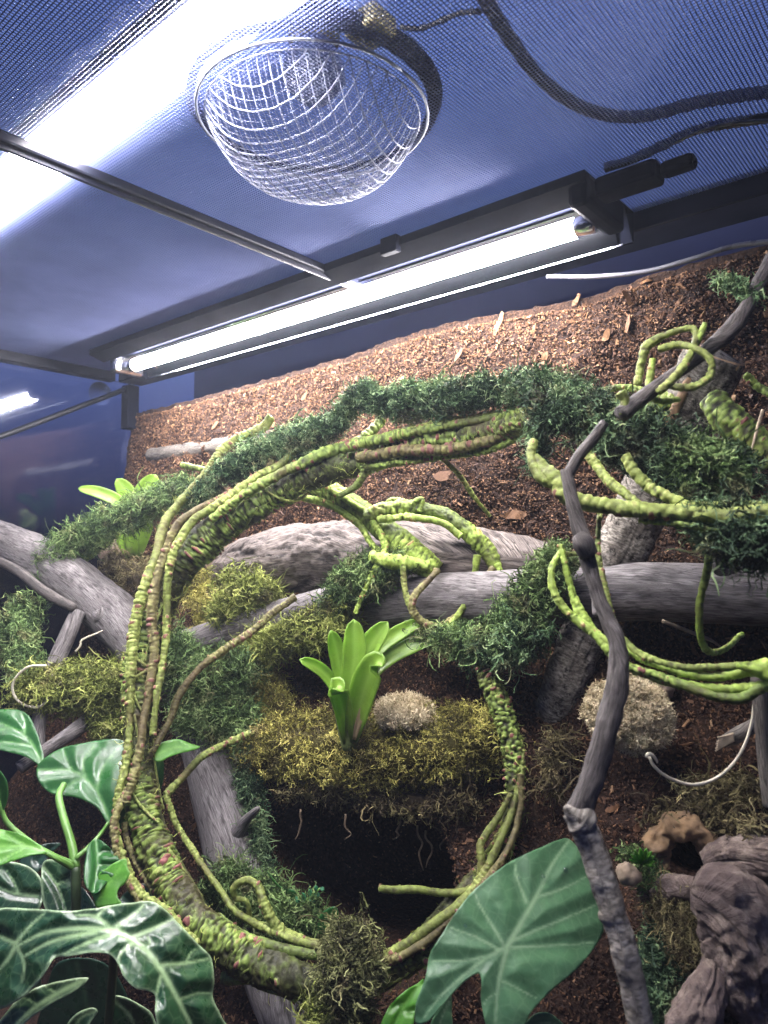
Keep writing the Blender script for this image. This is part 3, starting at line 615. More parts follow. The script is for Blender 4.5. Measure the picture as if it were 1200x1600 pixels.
for (px, py, w_, h_, an, lab) in CHIPS:
    p = on_bank(px, py); d_ = PX(p)[2]; L_ = w_ / FPX * d_ / 2; B_ = h_ / FPX * d_ / 2
    u = CM @ np.array([np.cos(an), np.sin(an), .25]); u /= np.linalg.norm(u); nn = np.array([.1, -1, .25]) + rng.normal(size=3) * .2; w3 = np.cross(nn, u); w3 /= np.linalg.norm(w3); nn = np.cross(u, w3)
    sg = np.array([[x, y] for x in (-1, -.4, .3, 1) for y in (-1, 1)]); tp_ = np.array([.5, .5, 1, 1, 1, 1, .35, .6])
    jj = 1 + rng.uniform(-.3, .2, (8, 1))
    low = p - np.array([0, .004, 0]) + jj * (sg[:, :1] * u * L_ + (sg[:, 1:] * tp_[:, None]) * w3 * B_) + rng.normal(size=(8, 1)) * .0006 * nn
    V_ = np.vstack([low, low + nn * .0012 * np.sign(-nn[1])])
    F_ = [[0, 1, 3, 2], [2, 3, 5, 4], [4, 5, 7, 6], [8, 10, 11, 9], [10, 12, 13, 11], [12, 14, 15, 13], [0, 2, 10, 8], [2, 4, 12, 10], [4, 6, 14, 12], [1, 9, 11, 3], [3, 11, 13, 5], [5, 13, 15, 7], [0, 8, 9, 1], [6, 7, 15, 14]]
    o_ = mesh('bark_chip', V_, F_, M['chip'], None, False, {'col': np.full(16, rng.uniform(.32, .68))})
    tag(o_, lab, 'bark chip', 'bark chips on the soil bank')

# ================================================================ VINES
def bumps(pitch, aniso, h, red=.12, redlo=.0, scaly=0.0):
    H = rng.random((257, 64, 4))
    def disp(S, TH, RR, pos):
        rm = RR.mean(); nc = int(np.clip(round(2 * np.pi * rm / (pitch * aniso)), 3, 60))
        u = S / pitch + 1.1 * vnoise(pos + 31, .16 / pitch, 2) ; v = TH / (2 * np.pi) * nc + .8 * vnoise(pos + 47, .16 / pitch, 2); iu = np.floor(u).astype(int); iv = np.floor(v).astype(int)
        best = np.full(S.shape, 9.); idr = np.zeros(S.shape); sz = np.ones(S.shape)
        for du in (-1, 0, 1):
            for dv in (-1, 0, 1):
                a_ = (iu + du) % 257; b_ = (iv + dv) % nc; hh = H[a_, b_]
                dd = np.hypot(iu + du + .1 + .8 * hh[..., 0] - u, iv + dv + .1 + .8 * hh[..., 1] - v)
                m_ = dd < best; best = np.where(m_, dd, best); idr = np.where(m_, hh[..., 2], idr); sz = np.where(m_, hh[..., 3], sz)
        patch = np.clip(vnoise(pos, 26, 3) * 2.4 + .75, .12, 1.1)          # bare stretches between scaly ones
        bm = np.clip(1 - (best / .62) ** 2, 0, 1) ** .8 * (.45 + .55 * sz) * patch
        isr = (idr > 1 - red) & (bm > .15)
        bm2 = np.clip(1 - (best / .7) ** 2, 0, 1) ** .6
        low = .22 * RR * vnoise(pos + 5, 42, 3) + .10 * RR * vnoise(pos + 9, 240, 2)
        cz_ = 1 - np.abs(vnoise(pos + 3, 330, 2)) * 2.2
        dr = np.where(isr, h * (.7 + .9 * sz) * bm2, h * bm) + low + h * .38 * cz_
        tint = np.clip(vnoise(pos + 21, 38, 2) * 1.8, 0, 1)
        at = np.where(isr, .70 + .30 * bm2, (.20 if rm < .0065 else .04) + (.46 if rm < .0065 else .60) * bm ** 1.2 + .22 * tint * bm + .14 * vnoise(pos, 160, 2) + .12 * cz_)
        at = np.where(isr & (bm2 < .35), .3, at)
        return dr, np.clip(at, 0, 1)
    return disp
def strand(parent, pts, mat='vine_thin', pitch=None, h=None, red=.16, seg=None, aniso=1.5, name='strand', step=None):
    """pts: (px,py,depth,width px)"""
    p = np.array(pts, float); c4 = np.column_stack([px_line(p[:, :3]), p[:, 3] / 2 * p[:, 2] / FPX])
    rm = c4[:, 3].mean(); s = spline(c4, step or max(.0006, rm * .13)); 
    w_ = .22 * rm; nn = np.arange(len(s)); q = s[:, :3] + w_ * 1.6 * np.stack([vnoise(np.stack([nn * .0, nn * .021, nn * 0 + k * 7.3 + p[0, 0]], -1), 1, 3) for k in range(3)], 1)
    fine = rm < .0065
    pitch = (max(.0022, rm * .9) if fine else .0034); h = h or (rm * .34 if fine else .0030); aniso = 1.2 if fine else 2.0; red = red * .45 if fine else red
    V_, F_, A_, U_ = tube(q, np.maximum(s[:, 3] - .55 * h, s[:, 3] * .6), seg or (14 if fine else 56), bumps(pitch, aniso, h, red))
    return mesh(name, V_, F_, M[mat], parent, True, {'col': A_})
def vine(label, base, cat='vine', name='jungle_vine'):
    return thing(name, base, label, cat)

v = RINGV = vine('thick bumpy green artificial vine bent into a big ring in the centre', P(450, 1540, .55))
strand(v, [(845, 648, .60, 30), (800, 662, .62, 38), (720, 682, .66, 42), (640, 695, .69, 44), (560, 722, .715, 44), (500, 742, .725, 46), (440, 768, .735, 48), (375, 802, .74, 50), (318, 845, .745, 52), (278, 895, .745, 54), (248, 955, .74, 54), (230, 1020, .725, 56), (220, 1090, .70, 52), (216, 1160, .68, 46), (220, 1235, .66, 50), (238, 1310, .635, 54), (270, 1380, .61, 56), (320, 1450, .58, 58), (380, 1500, .565, 58), (450, 1528, .555, 56), (520, 1536, .55, 54), (590, 1525, .55, 50), (650, 1490, .552, 46), (705, 1430, .56, 40), (755, 1370, .57, 36), (792, 1300, .58, 32), (808, 1235, .59, 30), (802, 1170, .60, 32), (785, 1105, .61, 34), (768, 1065, .62, 32), (752, 1025, .63, 24)], 'vine', red=.10, name='main_stalk', step=.0009)
strand(v, [(424, 650, .80, 15), (410, 668, .80, 17), (372, 686, .79, 16), (345, 706, .785, 16), (325, 735, .78, 17), (300, 765, .775, 17), (275, 792, .765, 16), (256, 825, .75, 16), (246, 865, .735, 16), (232, 905, .72, 17), (215, 960, .71, 17), (206, 1025, .695, 16), (203, 1100, .68, 14), (198, 1180, .66, 13), (184, 1250, .64, 12), (180, 1295, .63, 11), (196, 1345, .61, 12), (222, 1398, .595, 12), (262, 1425, .58, 12), (310, 1475, .56, 12)], 'vine_thin')
strand(v, [(488, 650, .77, 9), (458, 680, .765, 11), (430, 706, .76, 12), (418, 735, .755, 12), (388, 757, .75, 12), (348, 778, .74, 13), (310, 797, .73, 14), (278, 820, .725, 14), (262, 858, .72, 15), (246, 905, .71, 15), (238, 960, .70, 16), (240, 1020, .69, 15), (233, 1080, .675, 14), (222, 1135, .66, 14), (212, 1200, .645, 13), (196, 1255, .63, 12)], 'vine_brown', red=.3)
strand(v, [(530, 640, .755, 12), (492, 672, .755, 14), (465, 702, .75, 14), (432, 730, .745, 14), (392, 752, .74, 14), (345, 785, .73, 14), (300, 815, .725, 14), (275, 855, .715, 14), (262, 905, .71, 14), (262, 960, .705, 13), (255, 1030, .69, 12), (243, 1090, .67, 12), (240, 1150, .66, 12)], 'vine_thin')
strand(v, [(600, 655, .73, 14), (560, 690, .72, 16), (500, 712, .71, 18), (440, 740, .715, 18), (380, 775, .715, 16), (330, 812, .72, 14)], 'vine')
strand(v, [(462, 933, .78, 14), (445, 945, .775, 11), (425, 958, .77, 11), (395, 985, .76, 11), (350, 1015, .745, 12), (310, 1045, .73, 12), (280, 1085, .715, 13), (262, 1130, .70, 12), (240, 1170, .68, 12), (213, 1213, .655, 12), (188, 1255, .63, 11), (178, 1302, .615, 11), (195, 1370, .60, 9), (240, 1440, .585, 10)], 'vine_brown', red=.2)
strand(v, [(398, 1142, .735, 11), (375, 1152, .73, 10), (340, 1168, .72, 11), (315, 1182, .71, 13), (290, 1208, .70, 12), (258, 1242, .68, 12)], 'vine_thin')
strand(v, [(258, 1242, .68, 9), (278, 1292, .67, 9), (308, 1340, .65, 10), (345, 1392, .62, 11), (370, 1425, .60, 12), (418, 1452, .585, 13), (470, 1472, .57, 12), (520, 1480, .56, 11)], 'vine_thin')
strand(v, [(390, 1432, .60, 11), (385, 1408, .60, 9), (368, 1404, .605, 11), (364, 1388, .605, 12), (384, 1376, .605, 12), (402, 1386, .60, 14), (412, 1412, .59, 16), (432, 1445, .585, 17), (460, 1465, .58, 16), (495, 1474, .575, 14), (530, 1470, .57, 12)], 'vine_thin', red=.05)
strand(v, [(340, 1430, .59, 10), (380, 1462, .575, 16), (430, 1480, .565, 17), (480, 1492, .56, 16), (540, 1500, .555, 14)], 'vine')
strand(v, [(592, 1387, .56, 12), (612, 1390, .56, 13), (650, 1390, .56, 13), (690, 1395, .56, 13), (728, 1393, .56, 14), (748, 1378, .562, 14), (752, 1350, .565, 13), (750, 1322, .57, 13), (762, 1300, .575, 13), (780, 1272, .578, 12), (798, 1240, .58, 10)], 'vine_thin', red=.06)
strand(v, [(570, 1508, .545, 14), (620, 1485, .545, 17), (665, 1455, .545, 18), (705, 1425, .548, 17), (740, 1392, .555, 16), (765, 1350, .562, 15), (785, 1305, .57, 14), (805, 1255, .578, 13), (815, 1200, .59, 11), (808, 1150, .60, 10)], 'vine_thin')
strand(v, [(560, 1500, .545, 12), (610, 1500, .54, 14), (655, 1478, .54, 14), (700, 1440, .545, 13), (745, 1395, .55, 13), (790, 1330, .56, 12), (812, 1270, .575, 12), (812, 1210, .585, 12)], 'vine_brown', red=.45)
strand(v, [(195, 1285, .64, 9), (205, 1330, .63, 9), (235, 1385, .61, 10), (268, 1430, .59, 10)], 'vine_brown')
strand(v, [(560, 716, .69, 18), (620, 705, .67, 18), (690, 702, .65, 17), (750, 692, .635, 16), (800, 668, .62, 15), (850, 640, .60, 13)], 'vine_brown', red=.5)
strand(v, [(535, 700, .70, 16), (590, 688, .685, 18), (660, 672, .665, 15), (730, 660, .645, 14), (800, 645, .62, 13), (870, 628, .60, 12)], 'vine')
strand(v, [(620, 680, .68, 10), (690, 658, .66, 11), (760, 650, .64, 12), (840, 634, .61, 12), (960, 605, .575, 9)], 'vine_thin')
strand(v, [(570, 730, .69, 12), (625, 722, .675, 14), (700, 712, .655, 12), (770, 700, .635, 12), (830, 672, .615, 14), (900, 668, .60, 13)], 'vine')
strand(v, [(690, 716, .66, 7), (718, 742, .67, 7), (742, 778, .68, 8), (766, 806, .69, 6)], 'vine_thin', red=.05)
strand(v, [(560, 706, .70, 10), (570, 735, .70, 12), (555, 760, .705, 12), (530, 775, .71, 10)], 'vine')

v = vine('bright lime green vine clump arching over the middle of the long log', P(660, 890, .70))
strand(v, [(452, 768, .80, 22), (480, 758, .79, 32), (520, 770, .775, 34), (565, 800, .76, 34), (610, 835, .745, 40), (650, 866, .73, 44), (682, 890, .72, 34)], 'vine_lime', pitch=.0035, h=.0018, red=.04)
strand(v, [(498, 752, .77, 12), (535, 775, .76, 13), (570, 798, .75, 13), (600, 812, .745, 13), (625, 842, .735, 12)], 'vine_lime')
strand(v, [(470, 775, .775, 12), (520, 792, .765, 12), (560, 818, .755, 12), (580, 850, .745, 11), (600, 868, .735, 10)], 'vine_lime')
strand(v, [(575, 808, .735, 24), (600, 797, .73, 24), (645, 797, .725, 28), (690, 805, .72, 28), (728, 830, .71, 28), (760, 862, .705, 28), (774, 890, .70, 20), (772, 908, .70, 12)], 'vine_lime', pitch=.003, h=.0016, red=.05)
strand(v, [(590, 812, .725, 11), (640, 808, .715, 12), (690, 816, .71, 12), (720, 838, .705, 12)], 'vine_lime')
strand(v, [(776, 880, .695, 12), (786, 910, .69, 12), (795, 935, .69, 11), (790, 960, .69, 7)], 'vine_lime')
strand(v, [(772, 888, .69, 13), (746, 925, .685, 13), (720, 956, .68, 12), (690, 978, .68, 12), (662, 972, .68, 11), (646, 952, .68, 12), (652, 925, .685, 12), (684, 890, .70, 12)], 'vine_brown', red=.2)
strand(v, [(766, 896, .685, 11), (738, 930, .68, 11), (708, 972, .675, 11), (690, 982, .675, 9)], 'vine_lime')
strand(v, [(608, 806, .73, 10), (603, 790, .73, 10), (618, 782, .73, 10), (645, 790, .72, 11)], 'vine_lime')
strand(v, [(645, 800, .72, 10), (650, 784, .72, 11), (660, 782, .72, 9), (655, 800, .715, 9)], 'vine_lime')
strand(v, [(582, 812, .73, 10), (596, 838, .725, 10), (600, 862, .72, 10), (580, 900, .715, 10), (566, 930, .715, 9), (555, 958, .715, 7)], 'vine_lime')
strand(v, [(745, 868, .70, 14), (742, 893, .70, 10), (745, 900, .70, 5)], 'vine_lime')
strand(v, [(580, 870, .72, 16), (610, 878, .71, 22), (640, 880, .71, 20), (670, 882, .71, 14)], 'vine_lime', red=0)
strand(v, [(630, 880, .705, 9), (632, 915, .70, 9), (640, 945, .695, 10), (650, 965, .69, 10), (652, 978, .69, 6)], 'vine_thin')

v = vine('thick near green vine with red nodules arching at the right under dark moss', P(1000, 800, .40))
strand(v, [(832, 715, .44, 22), (848, 738, .435, 34), (870, 752, .43, 34), (885, 775, .425, 26), (930, 789, .42, 26), (990, 798, .41, 26), (1060, 802, .40, 26), (1140, 806, .385, 30), (1240, 800, .37, 40)], 'vine_thin', pitch=.0042, h=.0013, red=.14, aniso=1.1)
strand(v, [(912, 700, .445, 12), (932, 728, .44, 16), (952, 752, .43, 16), (978, 772, .42, 15), (1000, 790, .41, 12)], 'vine_thin', red=.05)
strand(v, [(976, 712, .43, 16), (992, 738, .425, 18), (1012, 758, .42, 17), (1042, 775, .41, 17), (1085, 790, .40, 17), (1160, 792, .39, 20), (1240, 790, .375, 24)], 'vine_thin', pitch=.0035, red=.1)
strand(v, [(836, 690, .445, 16), (830, 712, .44, 18), (842, 745, .432, 20), (872, 758, .428, 18)], 'vine_thin', red=.3)
strand(v, [(1000, 812, .415, 10), (1060, 818, .40, 13), (1110, 828, .39, 13), (1160, 828, .38, 12)], 'vine')
strand(v, [(1112, 845, .40, 12), (1106, 890, .405, 13), (1094, 940, .41, 13), (1094, 990, .415, 12), (1106, 1018, .42, 11), (1130, 1015, .425, 9), (1160, 990, .43, 7)], 'vine_lime', red=.03)

v = vine('loose loop of thin green vine strands sagging in front of the long log', P(1100, 1070, .38))
strand(v, [(937, 800, .43, 8), (934, 850, .425, 9), (940, 900, .42, 11), (952, 955, .415, 12), (966, 990, .41, 13), (1000, 1022, .40, 13), (1060, 1042, .39, 13), (1130, 1042, .38, 13), (1240, 1034, .365, 14)], 'vine_thin', red=.2)
strand(v, [(876, 852, .44, 10), (884, 890, .435, 12), (897, 935, .43, 13), (910, 962, .425, 18), (932, 990, .415, 15), (975, 1015, .405, 13), (1030, 1040, .395, 13), (1100, 1058, .385, 15), (1170, 1050, .375, 18), (1240, 1045, .37, 18)], 'vine_lime', red=.1)
strand(v, [(876, 864, .44, 10), (862, 888, .435, 12), (864, 920, .43, 13), (886, 955, .425, 13), (930, 990, .415, 15), (965, 1030, .405, 15), (1020, 1058, .395, 15), (1080, 1072, .385, 16), (1150, 1078, .375, 18), (1240, 1066, .365, 20)], 'vine_lime', red=.08)
strand(v, [(874, 868, .44, 8), (890, 866, .44, 8), (912, 866, .44, 6)], 'vine_thin')
strand(v, [(985, 1042, .40, 12), (1040, 1060, .39, 14), (1090, 1080, .38, 17), (1150, 1092, .37, 18), (1190, 1075, .365, 18)], 'vine', red=.05)
strand(v, [(1150, 1040, .372, 12), (1185, 1045, .37, 32), (1215, 1052, .368, 44), (1250, 1055, .366, 40)], 'vine_lime', red=0, name='knob')

v = vine('thin green vine tendrils twining around the dark twig at the upper right', P(1040, 580, .42))
strand(v, [(997, 600, .43, 12), (1003, 565, .43, 13), (1012, 540, .43, 16), (1045, 522, .425, 11), (1080, 513, .42, 11), (1088, 528, .415, 10), (1075, 560, .41, 12), (1052, 590, .405, 12), (1028, 612, .405, 12)], 'vine_thin', red=.05)
strand(v, [(1030, 545, .425, 10), (1060, 538, .42, 11), (1085, 545, .41, 11), (1108, 560, .405, 12), (1110, 585, .405, 11), (1090, 602, .405, 12), (1065, 606, .41, 11), (1045, 604, .415, 9)], 'vine_thin', red=.05)
strand(v, [(1085, 540, .415, 10), (1096, 520, .415, 11), (1102, 505, .415, 8)], 'vine_lime', red=0)
strand(v, [(968, 612, .405, 18), (975, 625, .405, 16), (972, 648, .405, 14)], 'vine_thin', red=0, name='tip')
strand(v, [(1020, 560, .42, 9), (1015, 600, .42, 11), (1025, 625, .42, 10), (1060, 625, .43, 9)], 'vine_lime', red=.1)

v = vine('yellow green vine bundle tucked behind the leaning log', P(1010, 635, .60))
strand(v, [(880, 640, .62, 12), (940, 632, .60, 20), (990, 630, .585, 24), (1040, 628, .575, 26), (1075, 622, .57, 20)], 'vine_lime', red=.12, pitch=.003)
strand(v, [(930, 648, .60, 10), (985, 648, .585, 14), (1040, 650, .575, 14), (1080, 640, .57, 12)], 'vine_lime', red=.2)
strand(v, [(920, 622, .61, 9), (970, 605, .595, 11), (1030, 618, .58, 12), (1062, 610, .575, 10)], 'vine_lime')
strand(v, [(1000, 660, .585, 11), (1030, 670, .58, 14), (1060, 660, .575, 10)], 'vine_lime')
v = vine('fat mossy green vine curving down at the right edge behind the dark moss', P(1180, 690, .52))
strand(v, [(1120, 620, .54, 36), (1145, 655, .53, 46), (1175, 685, .525, 50), (1215, 720, .52, 52)], 'vine', pitch=.003, red=.04, h=.0016)
strand(v, [(1165, 585, .53, 10), (1185, 605, .53, 12), (1220, 625, .52, 12)], 'vine')
v = vine('short green vine piece slung under moss at the left', P(100, 880, 1.05))
strand(v, [(62, 912, 1.02, 14), (90, 888, 1.02, 18), (130, 872, 1.03, 18), (165, 845, 1.05, 20), (205, 810, 1.08, 16), (250, 785, 1.05, 12)], 'vine_lime', red=.05)
v = vine('blunt green vine tip poking out below the ring at the bottom', P(360, 1530, .56))
strand(v, [(352, 1527, .57, 20), (372, 1530, .565, 20), (400, 1534, .56, 16)], 'vine', red=0)
v = vine('small green vine tip near the short pale log', P(450, 715, .9))
strand(v, [(286, 727, .90, 10), (302, 730, .89, 10), (330, 735, .87, 8)], 'vine', red=0)

# tendrils and roots
def cord_px(name, pts, d, w, mat, label, cat):
    c = spline(px_line(pts, d), .003); r = np.full(len(c), w / 2 * d / FPX); r[-6:] *= np.linspace(1, .4, min(6, len(c)))[-6:]
    V_, F_, A_, U_ = tube(c, r, 7); return tag(mesh(name, V_, F_, M[mat]), label, cat)
cord_px('tendril', [(1014, 1180), (1022, 1197), (1045, 1215), (1085, 1226), (1125, 1212), (1155, 1180), (1172, 1140), (1178, 1100), (1172, 1075)], .49, 5, 'tendril', 'long pale curved tendril drooping in front of the right soil', 'tendril')
cord_px('tendril', [(1010, 1183), (1013, 1178), (1020, 1180), (1026, 1188), (1027, 1192)], .485, 6, 'tendril', 'small hooked white tendril end below the lichen ball', 'tendril')
cord_px('tendril', [(72, 1040), (45, 1042), (24, 1060), (20, 1080), (32, 1098), (60, 1105), (78, 1088), (95, 1065)], .84, 4, 'tendril', 'pale coiled tendril on the moss at the left', 'tendril')
cord_px('tendril', [(118, 1018), (126, 1008), (128, 1000), (150, 990), (160, 985)], .86, 3, 'tendril', 'short thin tendril beside the hanging twig at the left', 'tendril')
cord_px('root', [(1035, 970), (1060, 980), (1085, 990), (1110, 1000), (1128, 1012)], .56, 6, 'root', 'straight dry rootlet on the soil below the long log at right', 'root')
cord_px('root', [(1192, 640), (1186, 660), (1178, 690), (1172, 710)], .48, 5, 'root', 'thin pale rootlet at the right edge above the moss', 'root')
cord_px('root', [(530, 1550), (560, 1556), (585, 1566)], .53, 6, 'root', 'short straw coloured stalk under the bottom moss', 'root')
cord_px('root', [(605, 1150), (640, 1154), (668, 1158)], .66, 4, 'root', 'pale straw lying on the moss mound', 'root')
for k, (x, y) in enumerate([(652, 1290), (665, 1298), (700, 1290), (715, 1300), (625, 1280), (690, 1270), (735, 1285), (540, 1272), (470, 1265)]):
    lab = ['root hanging left of centre from the mound skirt, first of the middle pair', 'root hanging beside its twin at the middle of the mound skirt', 'root hanging at the right of the middle under the mound', 'root hanging right of the hollow next to the ring side', 'short root hanging left of the middle pair under the mound', 'higher root hanging from the front of the mound skirt', 'rightmost root hanging under the mound close to the ring vine', 'root hanging under the mound below the bromeliad', 'leftmost root hanging under the mound near the lavender log'][k]
    pts = [(x, y)]; L_ = rng.uniform(30, 75)
    for q in range(5): pts.append((pts[-1][0] + rng.normal() * 5, pts[-1][1] + L_ / 5))
    cord_px('hanging_root', pts, .655 - .01 * rng.random(), 3.2, 'root_dark', lab, 'root')['group'] = 'roots hanging under the moss mound'

# ================================================================ MOSS
def strands(C, D, length, width, curl, droop, K=7):
    n = len(C); d = D / (np.linalg.norm(D, axis=1)[:, None] + 1e-9); pts = [C]; L = length[:, None] / K
    sw = rng.normal(size=(n, 3))
    for k in range(K):
        sw = .6 * sw + rng.normal(size=(n, 3)) * .8
        d = d + curl * sw + np.array([0, 0, -droop]) * (k / K); d /= np.linalg.norm(d, axis=1)[:, None]
        pts.append(pts[-1] + d * L)
    Pn = np.stack(pts, 1); t = np.gradient(Pn, axis=1); sd = np.cross(t, rng.normal(size=(n, 1, 3))); sd /= np.linalg.norm(sd, axis=2)[..., None] + 1e-9
    w = width[:, None] * np.linspace(1, .35, K + 1)[None] * .5
    V = np.stack([Pn - sd * w[..., None], Pn + sd * w[..., None]], 2).reshape(-1, 3)
    k = np.arange(K); q = np.stack([2 * k, 2 * k + 1, 2 * k + 3, 2 * k + 2], 1)
    F = (np.arange(n)[:, None, None] * 2 * (K + 1) + q[None]).reshape(-1, 4)
    return V, F, 2 * (K + 1)
def moss(label, pts, n, mat, L=.011, w=.0014, curl=1.25, droop=.25, name='moss_clump', core=.55, tuft=8, kind=None, out=.42, gap=.6, spread=.75):
    n = int(n * .95); L = L * 1.1
    """draped clump along a path of (px,py,depth,radius px)"""
    p = np.array(pts, float); c4 = np.column_stack([px_line(p[:, :3]), p[:, 3] * p[:, 2] / FPX]); s = spline(c4, .004)
    m = max(1, n // tuft); i = rng.integers(0, len(s), m); t_, N_, B_ = frames(s[:, :3])
    a = rng.uniform(0, 2 * np.pi, m); rad = s[i, 3] * (1 + spread * vnoise(s[i, :3] + 3, 55, 2) + gap * (rng.random(m) - .5))
    dv = np.cos(a)[:, None] * N_[i] + np.sin(a)[:, None] * B_[i]
    e_ = np.where((i == 0) | (i == len(s) - 1), 1.0, 0)[:, None]
    dv = dv + t_[i] * (rng.normal(size=(m, 1)) * .4)
    base = s[i, :3] + dv * (rad * rng.uniform(.62, 1.0, m))[:, None] + t_[i] * rng.normal(size=(m, 1)) * .004
    tone = np.clip(.40 + .75 * vnoise(base, 55, 2) + rng.normal(size=m) * .18, 0, 1)
    rad_ = None; r = np.repeat(np.arange(m), tuft); C = base[r] + rng.normal(size=(m * tuft, 3)) * .0016
    D = dv[r] * out + rng.normal(size=(m * tuft, 3)) * .8
    V, F, nv = strands(C, D, L * rng.uniform(.5, 1.3, m * tuft) * np.where(rng.random(m * tuft) < .05, 2.2, 1), w * rng.uniform(.6, 1.3, m * tuft), curl, droop)
    colr = np.repeat(np.clip(tone[r] + rng.normal(size=m * tuft) * .24, 0, 1), nv)
    b = MB(); b.add(V, F, colr)
    if core:
        def disp(S, TH, RR, pos): return RR * .3 * vnoise(pos, 60, 2), np.full(S.shape, .03)
        V_, F_, A_, U_ = tube(s[:, :3], s[:, 3] * core, 12, disp); b.add(V_, F_, A_)
    return tag(b.build(name, M[mat], smooth=True, attr='col'), label, 'moss', kind=kind)
moss('blue green moss draped along the top of the ring vine', [(525, 668, .73, 14), (560, 620, .71, 18), (610, 630, .69, 26), (690, 622, .66, 26), (760, 612, .635, 24), (830, 608, .61, 30), (890, 620, .585, 28), (930, 640, .56, 24)], 14000, 'moss_teal', L=.0085)
moss('dark green shaggy moss on the vine left of the leaning log', [(850, 640, .50, 30), (900, 650, .49, 38), (950, 668, .48, 36), (1000, 690, .465, 40), (1050, 715, .45, 48), (1100, 745, .43, 52), (1140, 768, .42, 40)], 11000, 'moss_dark', L=.0085)
moss('brighter green moss tuft on the crest of the dark moss at right', [(1070, 712, .425, 22), (1105, 728, .415, 32), (1135, 740, .41, 20)], 3200, 'moss_green', L=.008)
moss('dark blue green moss bunch hanging over the right end of the long log', [(1120, 820, .40, 34), (1160, 835, .39, 44), (1220, 845, .375, 46)], 6500, 'moss_dark', L=.009)
moss('short teal moss tuft hanging from the ring vine near the bent branch', [(838, 660, .54, 16), (842, 690, .53, 16), (838, 725, .525, 12)], 900, 'moss_teal')
moss('teal moss strip tucked between the vine strands at the upper left', [(310, 775, .775, 14), (360, 735, .77, 22), (420, 702, .765, 24), (480, 685, .75, 24), (525, 660, .735, 20)], 8500, 'moss_teal', L=.008)
moss('green moss drape over the left vine and fat log', [(70, 895, .99, 20), (105, 852, 1.0, 24), (150, 828, 1.0, 24), (200, 805, .99, 24), (260, 780, .96, 22), (300, 765, .90, 14)], 8000, 'moss_green', L=.015)
moss('olive moss hanging down the left edge beside the grey twig', [(45, 940, .95, 18), (25, 985, .92, 24), (30, 1030, .90, 26), (55, 1070, .88, 28)], 4500, 'moss_green', L=.015, droop=.5)
moss('olive green moss heap behind the coiled tendril at the left', [(30, 1080, .87, 24), (90, 1075, .86, 32), (150, 1075, .84, 32), (195, 1070, .82, 26)], 7000, 'moss_lime', L=.014)
moss('yellow green moss patch on the left end of the long log', [(345, 965, .90, 18), (372, 930, .89, 34), (402, 925, .87, 30), (425, 935, .86, 18)], 5000, 'moss_lime', L=.015)
moss('lime moss trailing along the lower side of the long log', [(395, 1010, .84, 20), (440, 1000, .80, 24), (490, 985, .77, 26), (540, 960, .745, 26)], 6500, 'moss_lime', L=.014, droop=.4)
moss('bright green moss crown on the long log beside the lime vine', [(520, 930, .745, 26), (545, 915, .74, 32), (590, 892, .73, 22), (625, 880, .72, 14)], 4800, 'moss_green', L=.012)
moss('hanging moss fringe under the lime moss of the long log', [(400, 1030, .83, 12), (412, 1060, .82, 12), (420, 1095, .81, 8)], 900, 'moss_green', droop=.9)
moss('dark green moss clump wrapped round the long log at its centre', [(880, 868, .60, 22), (850, 905, .60, 34), (825, 950, .60, 40), (790, 990, .615, 34), (740, 1005, .64, 24), (690, 1000, .66, 16)], 11000, 'moss_green', L=.009)
moss('shaded teal moss edge below the central moss clump', [(830, 975, .59, 26), (800, 1005, .605, 28), (750, 1015, .63, 20)], 4200, 'moss_teal', L=.009)
moss('moss strands dangling under the long log above the bromeliad', [(640, 985, .70, 10), (690, 995, .67, 12), (745, 1020, .645, 10)], 700, 'moss_green', droop=1.0, L=.015, curl=.8)
moss('green moss clump behind the left side of the ring vine', [(265, 1010, .82, 30), (290, 1050, .80, 40), (340, 1060, .79, 40), (380, 1045, .79, 24)], 7500, 'moss_green', L=.014)
moss('mossy patch above the upright lavender log', [(285, 1115, .79, 30), (330, 1115, .775, 34), (375, 1130, .77, 30), (395, 1170, .755, 18)], 6000, 'moss_green', L=.013)
moss('moss fringe along the right side of the upright lavender log', [(385, 1190, .735, 12), (395, 1250, .72, 16), (402, 1320, .695, 14), (410, 1370, .68, 12)], 2600, 'moss_dark', L=.012)
moss('olive moss below the stick at the left', [(150, 1140, .82, 18), (180, 1120, .82, 22), (195, 1140, .80, 16)], 2600, 'moss_lime', L=.012)
moss('olive moss knot tied round the bottom of the ring vine', [(535, 1455, .56, 34), (548, 1490, .54, 40), (550, 1530, .53, 40), (545, 1575, .53, 30), (540, 1610, .53, 20)], 7500, 'moss_olive', L=.011)
moss('bright moss tuft under the bottom of the ring vine', [(500, 1560, .54, 20), (530, 1585, .53, 26), (500, 1610, .53, 24)], 3000, 'moss_lime', L=.012)
moss('green moss bed inside the lower left of the ring vine', [(340, 1370, .66, 26), (385, 1400, .65, 34), (440, 1430, .63, 34), (490, 1440, .61, 24)], 6500, 'moss_green', L=.012)
moss('pale moss patch beside the cork knob', [(1035, 1405, .475, 22), (1060, 1430, .465, 40), (1085, 1470, .455, 38), (1075, 1510, .45, 24)], 5200, 'moss_brown', L=.010, w=.0007)
moss('sparse dark moss between branch and cork at the bottom right', [(1030, 1470, .47, 22), (1040, 1540, .455, 34), (1050, 1600, .44, 30)], 2600, 'moss_dark', L=.011)
moss('gold moss beside the pale stone under the ring vine', [(300, 900, 1.0, 30), (325, 930, .97, 32), (330, 960, .95, 26)], 4200, 'moss_gold', L=.012)
moss('tan moss below the small bromeliad at the left', [(165, 905, 1.08, 24), (200, 890, 1.06, 30), (225, 920, 1.03, 24)], 2600, 'moss_brown', L=.012)
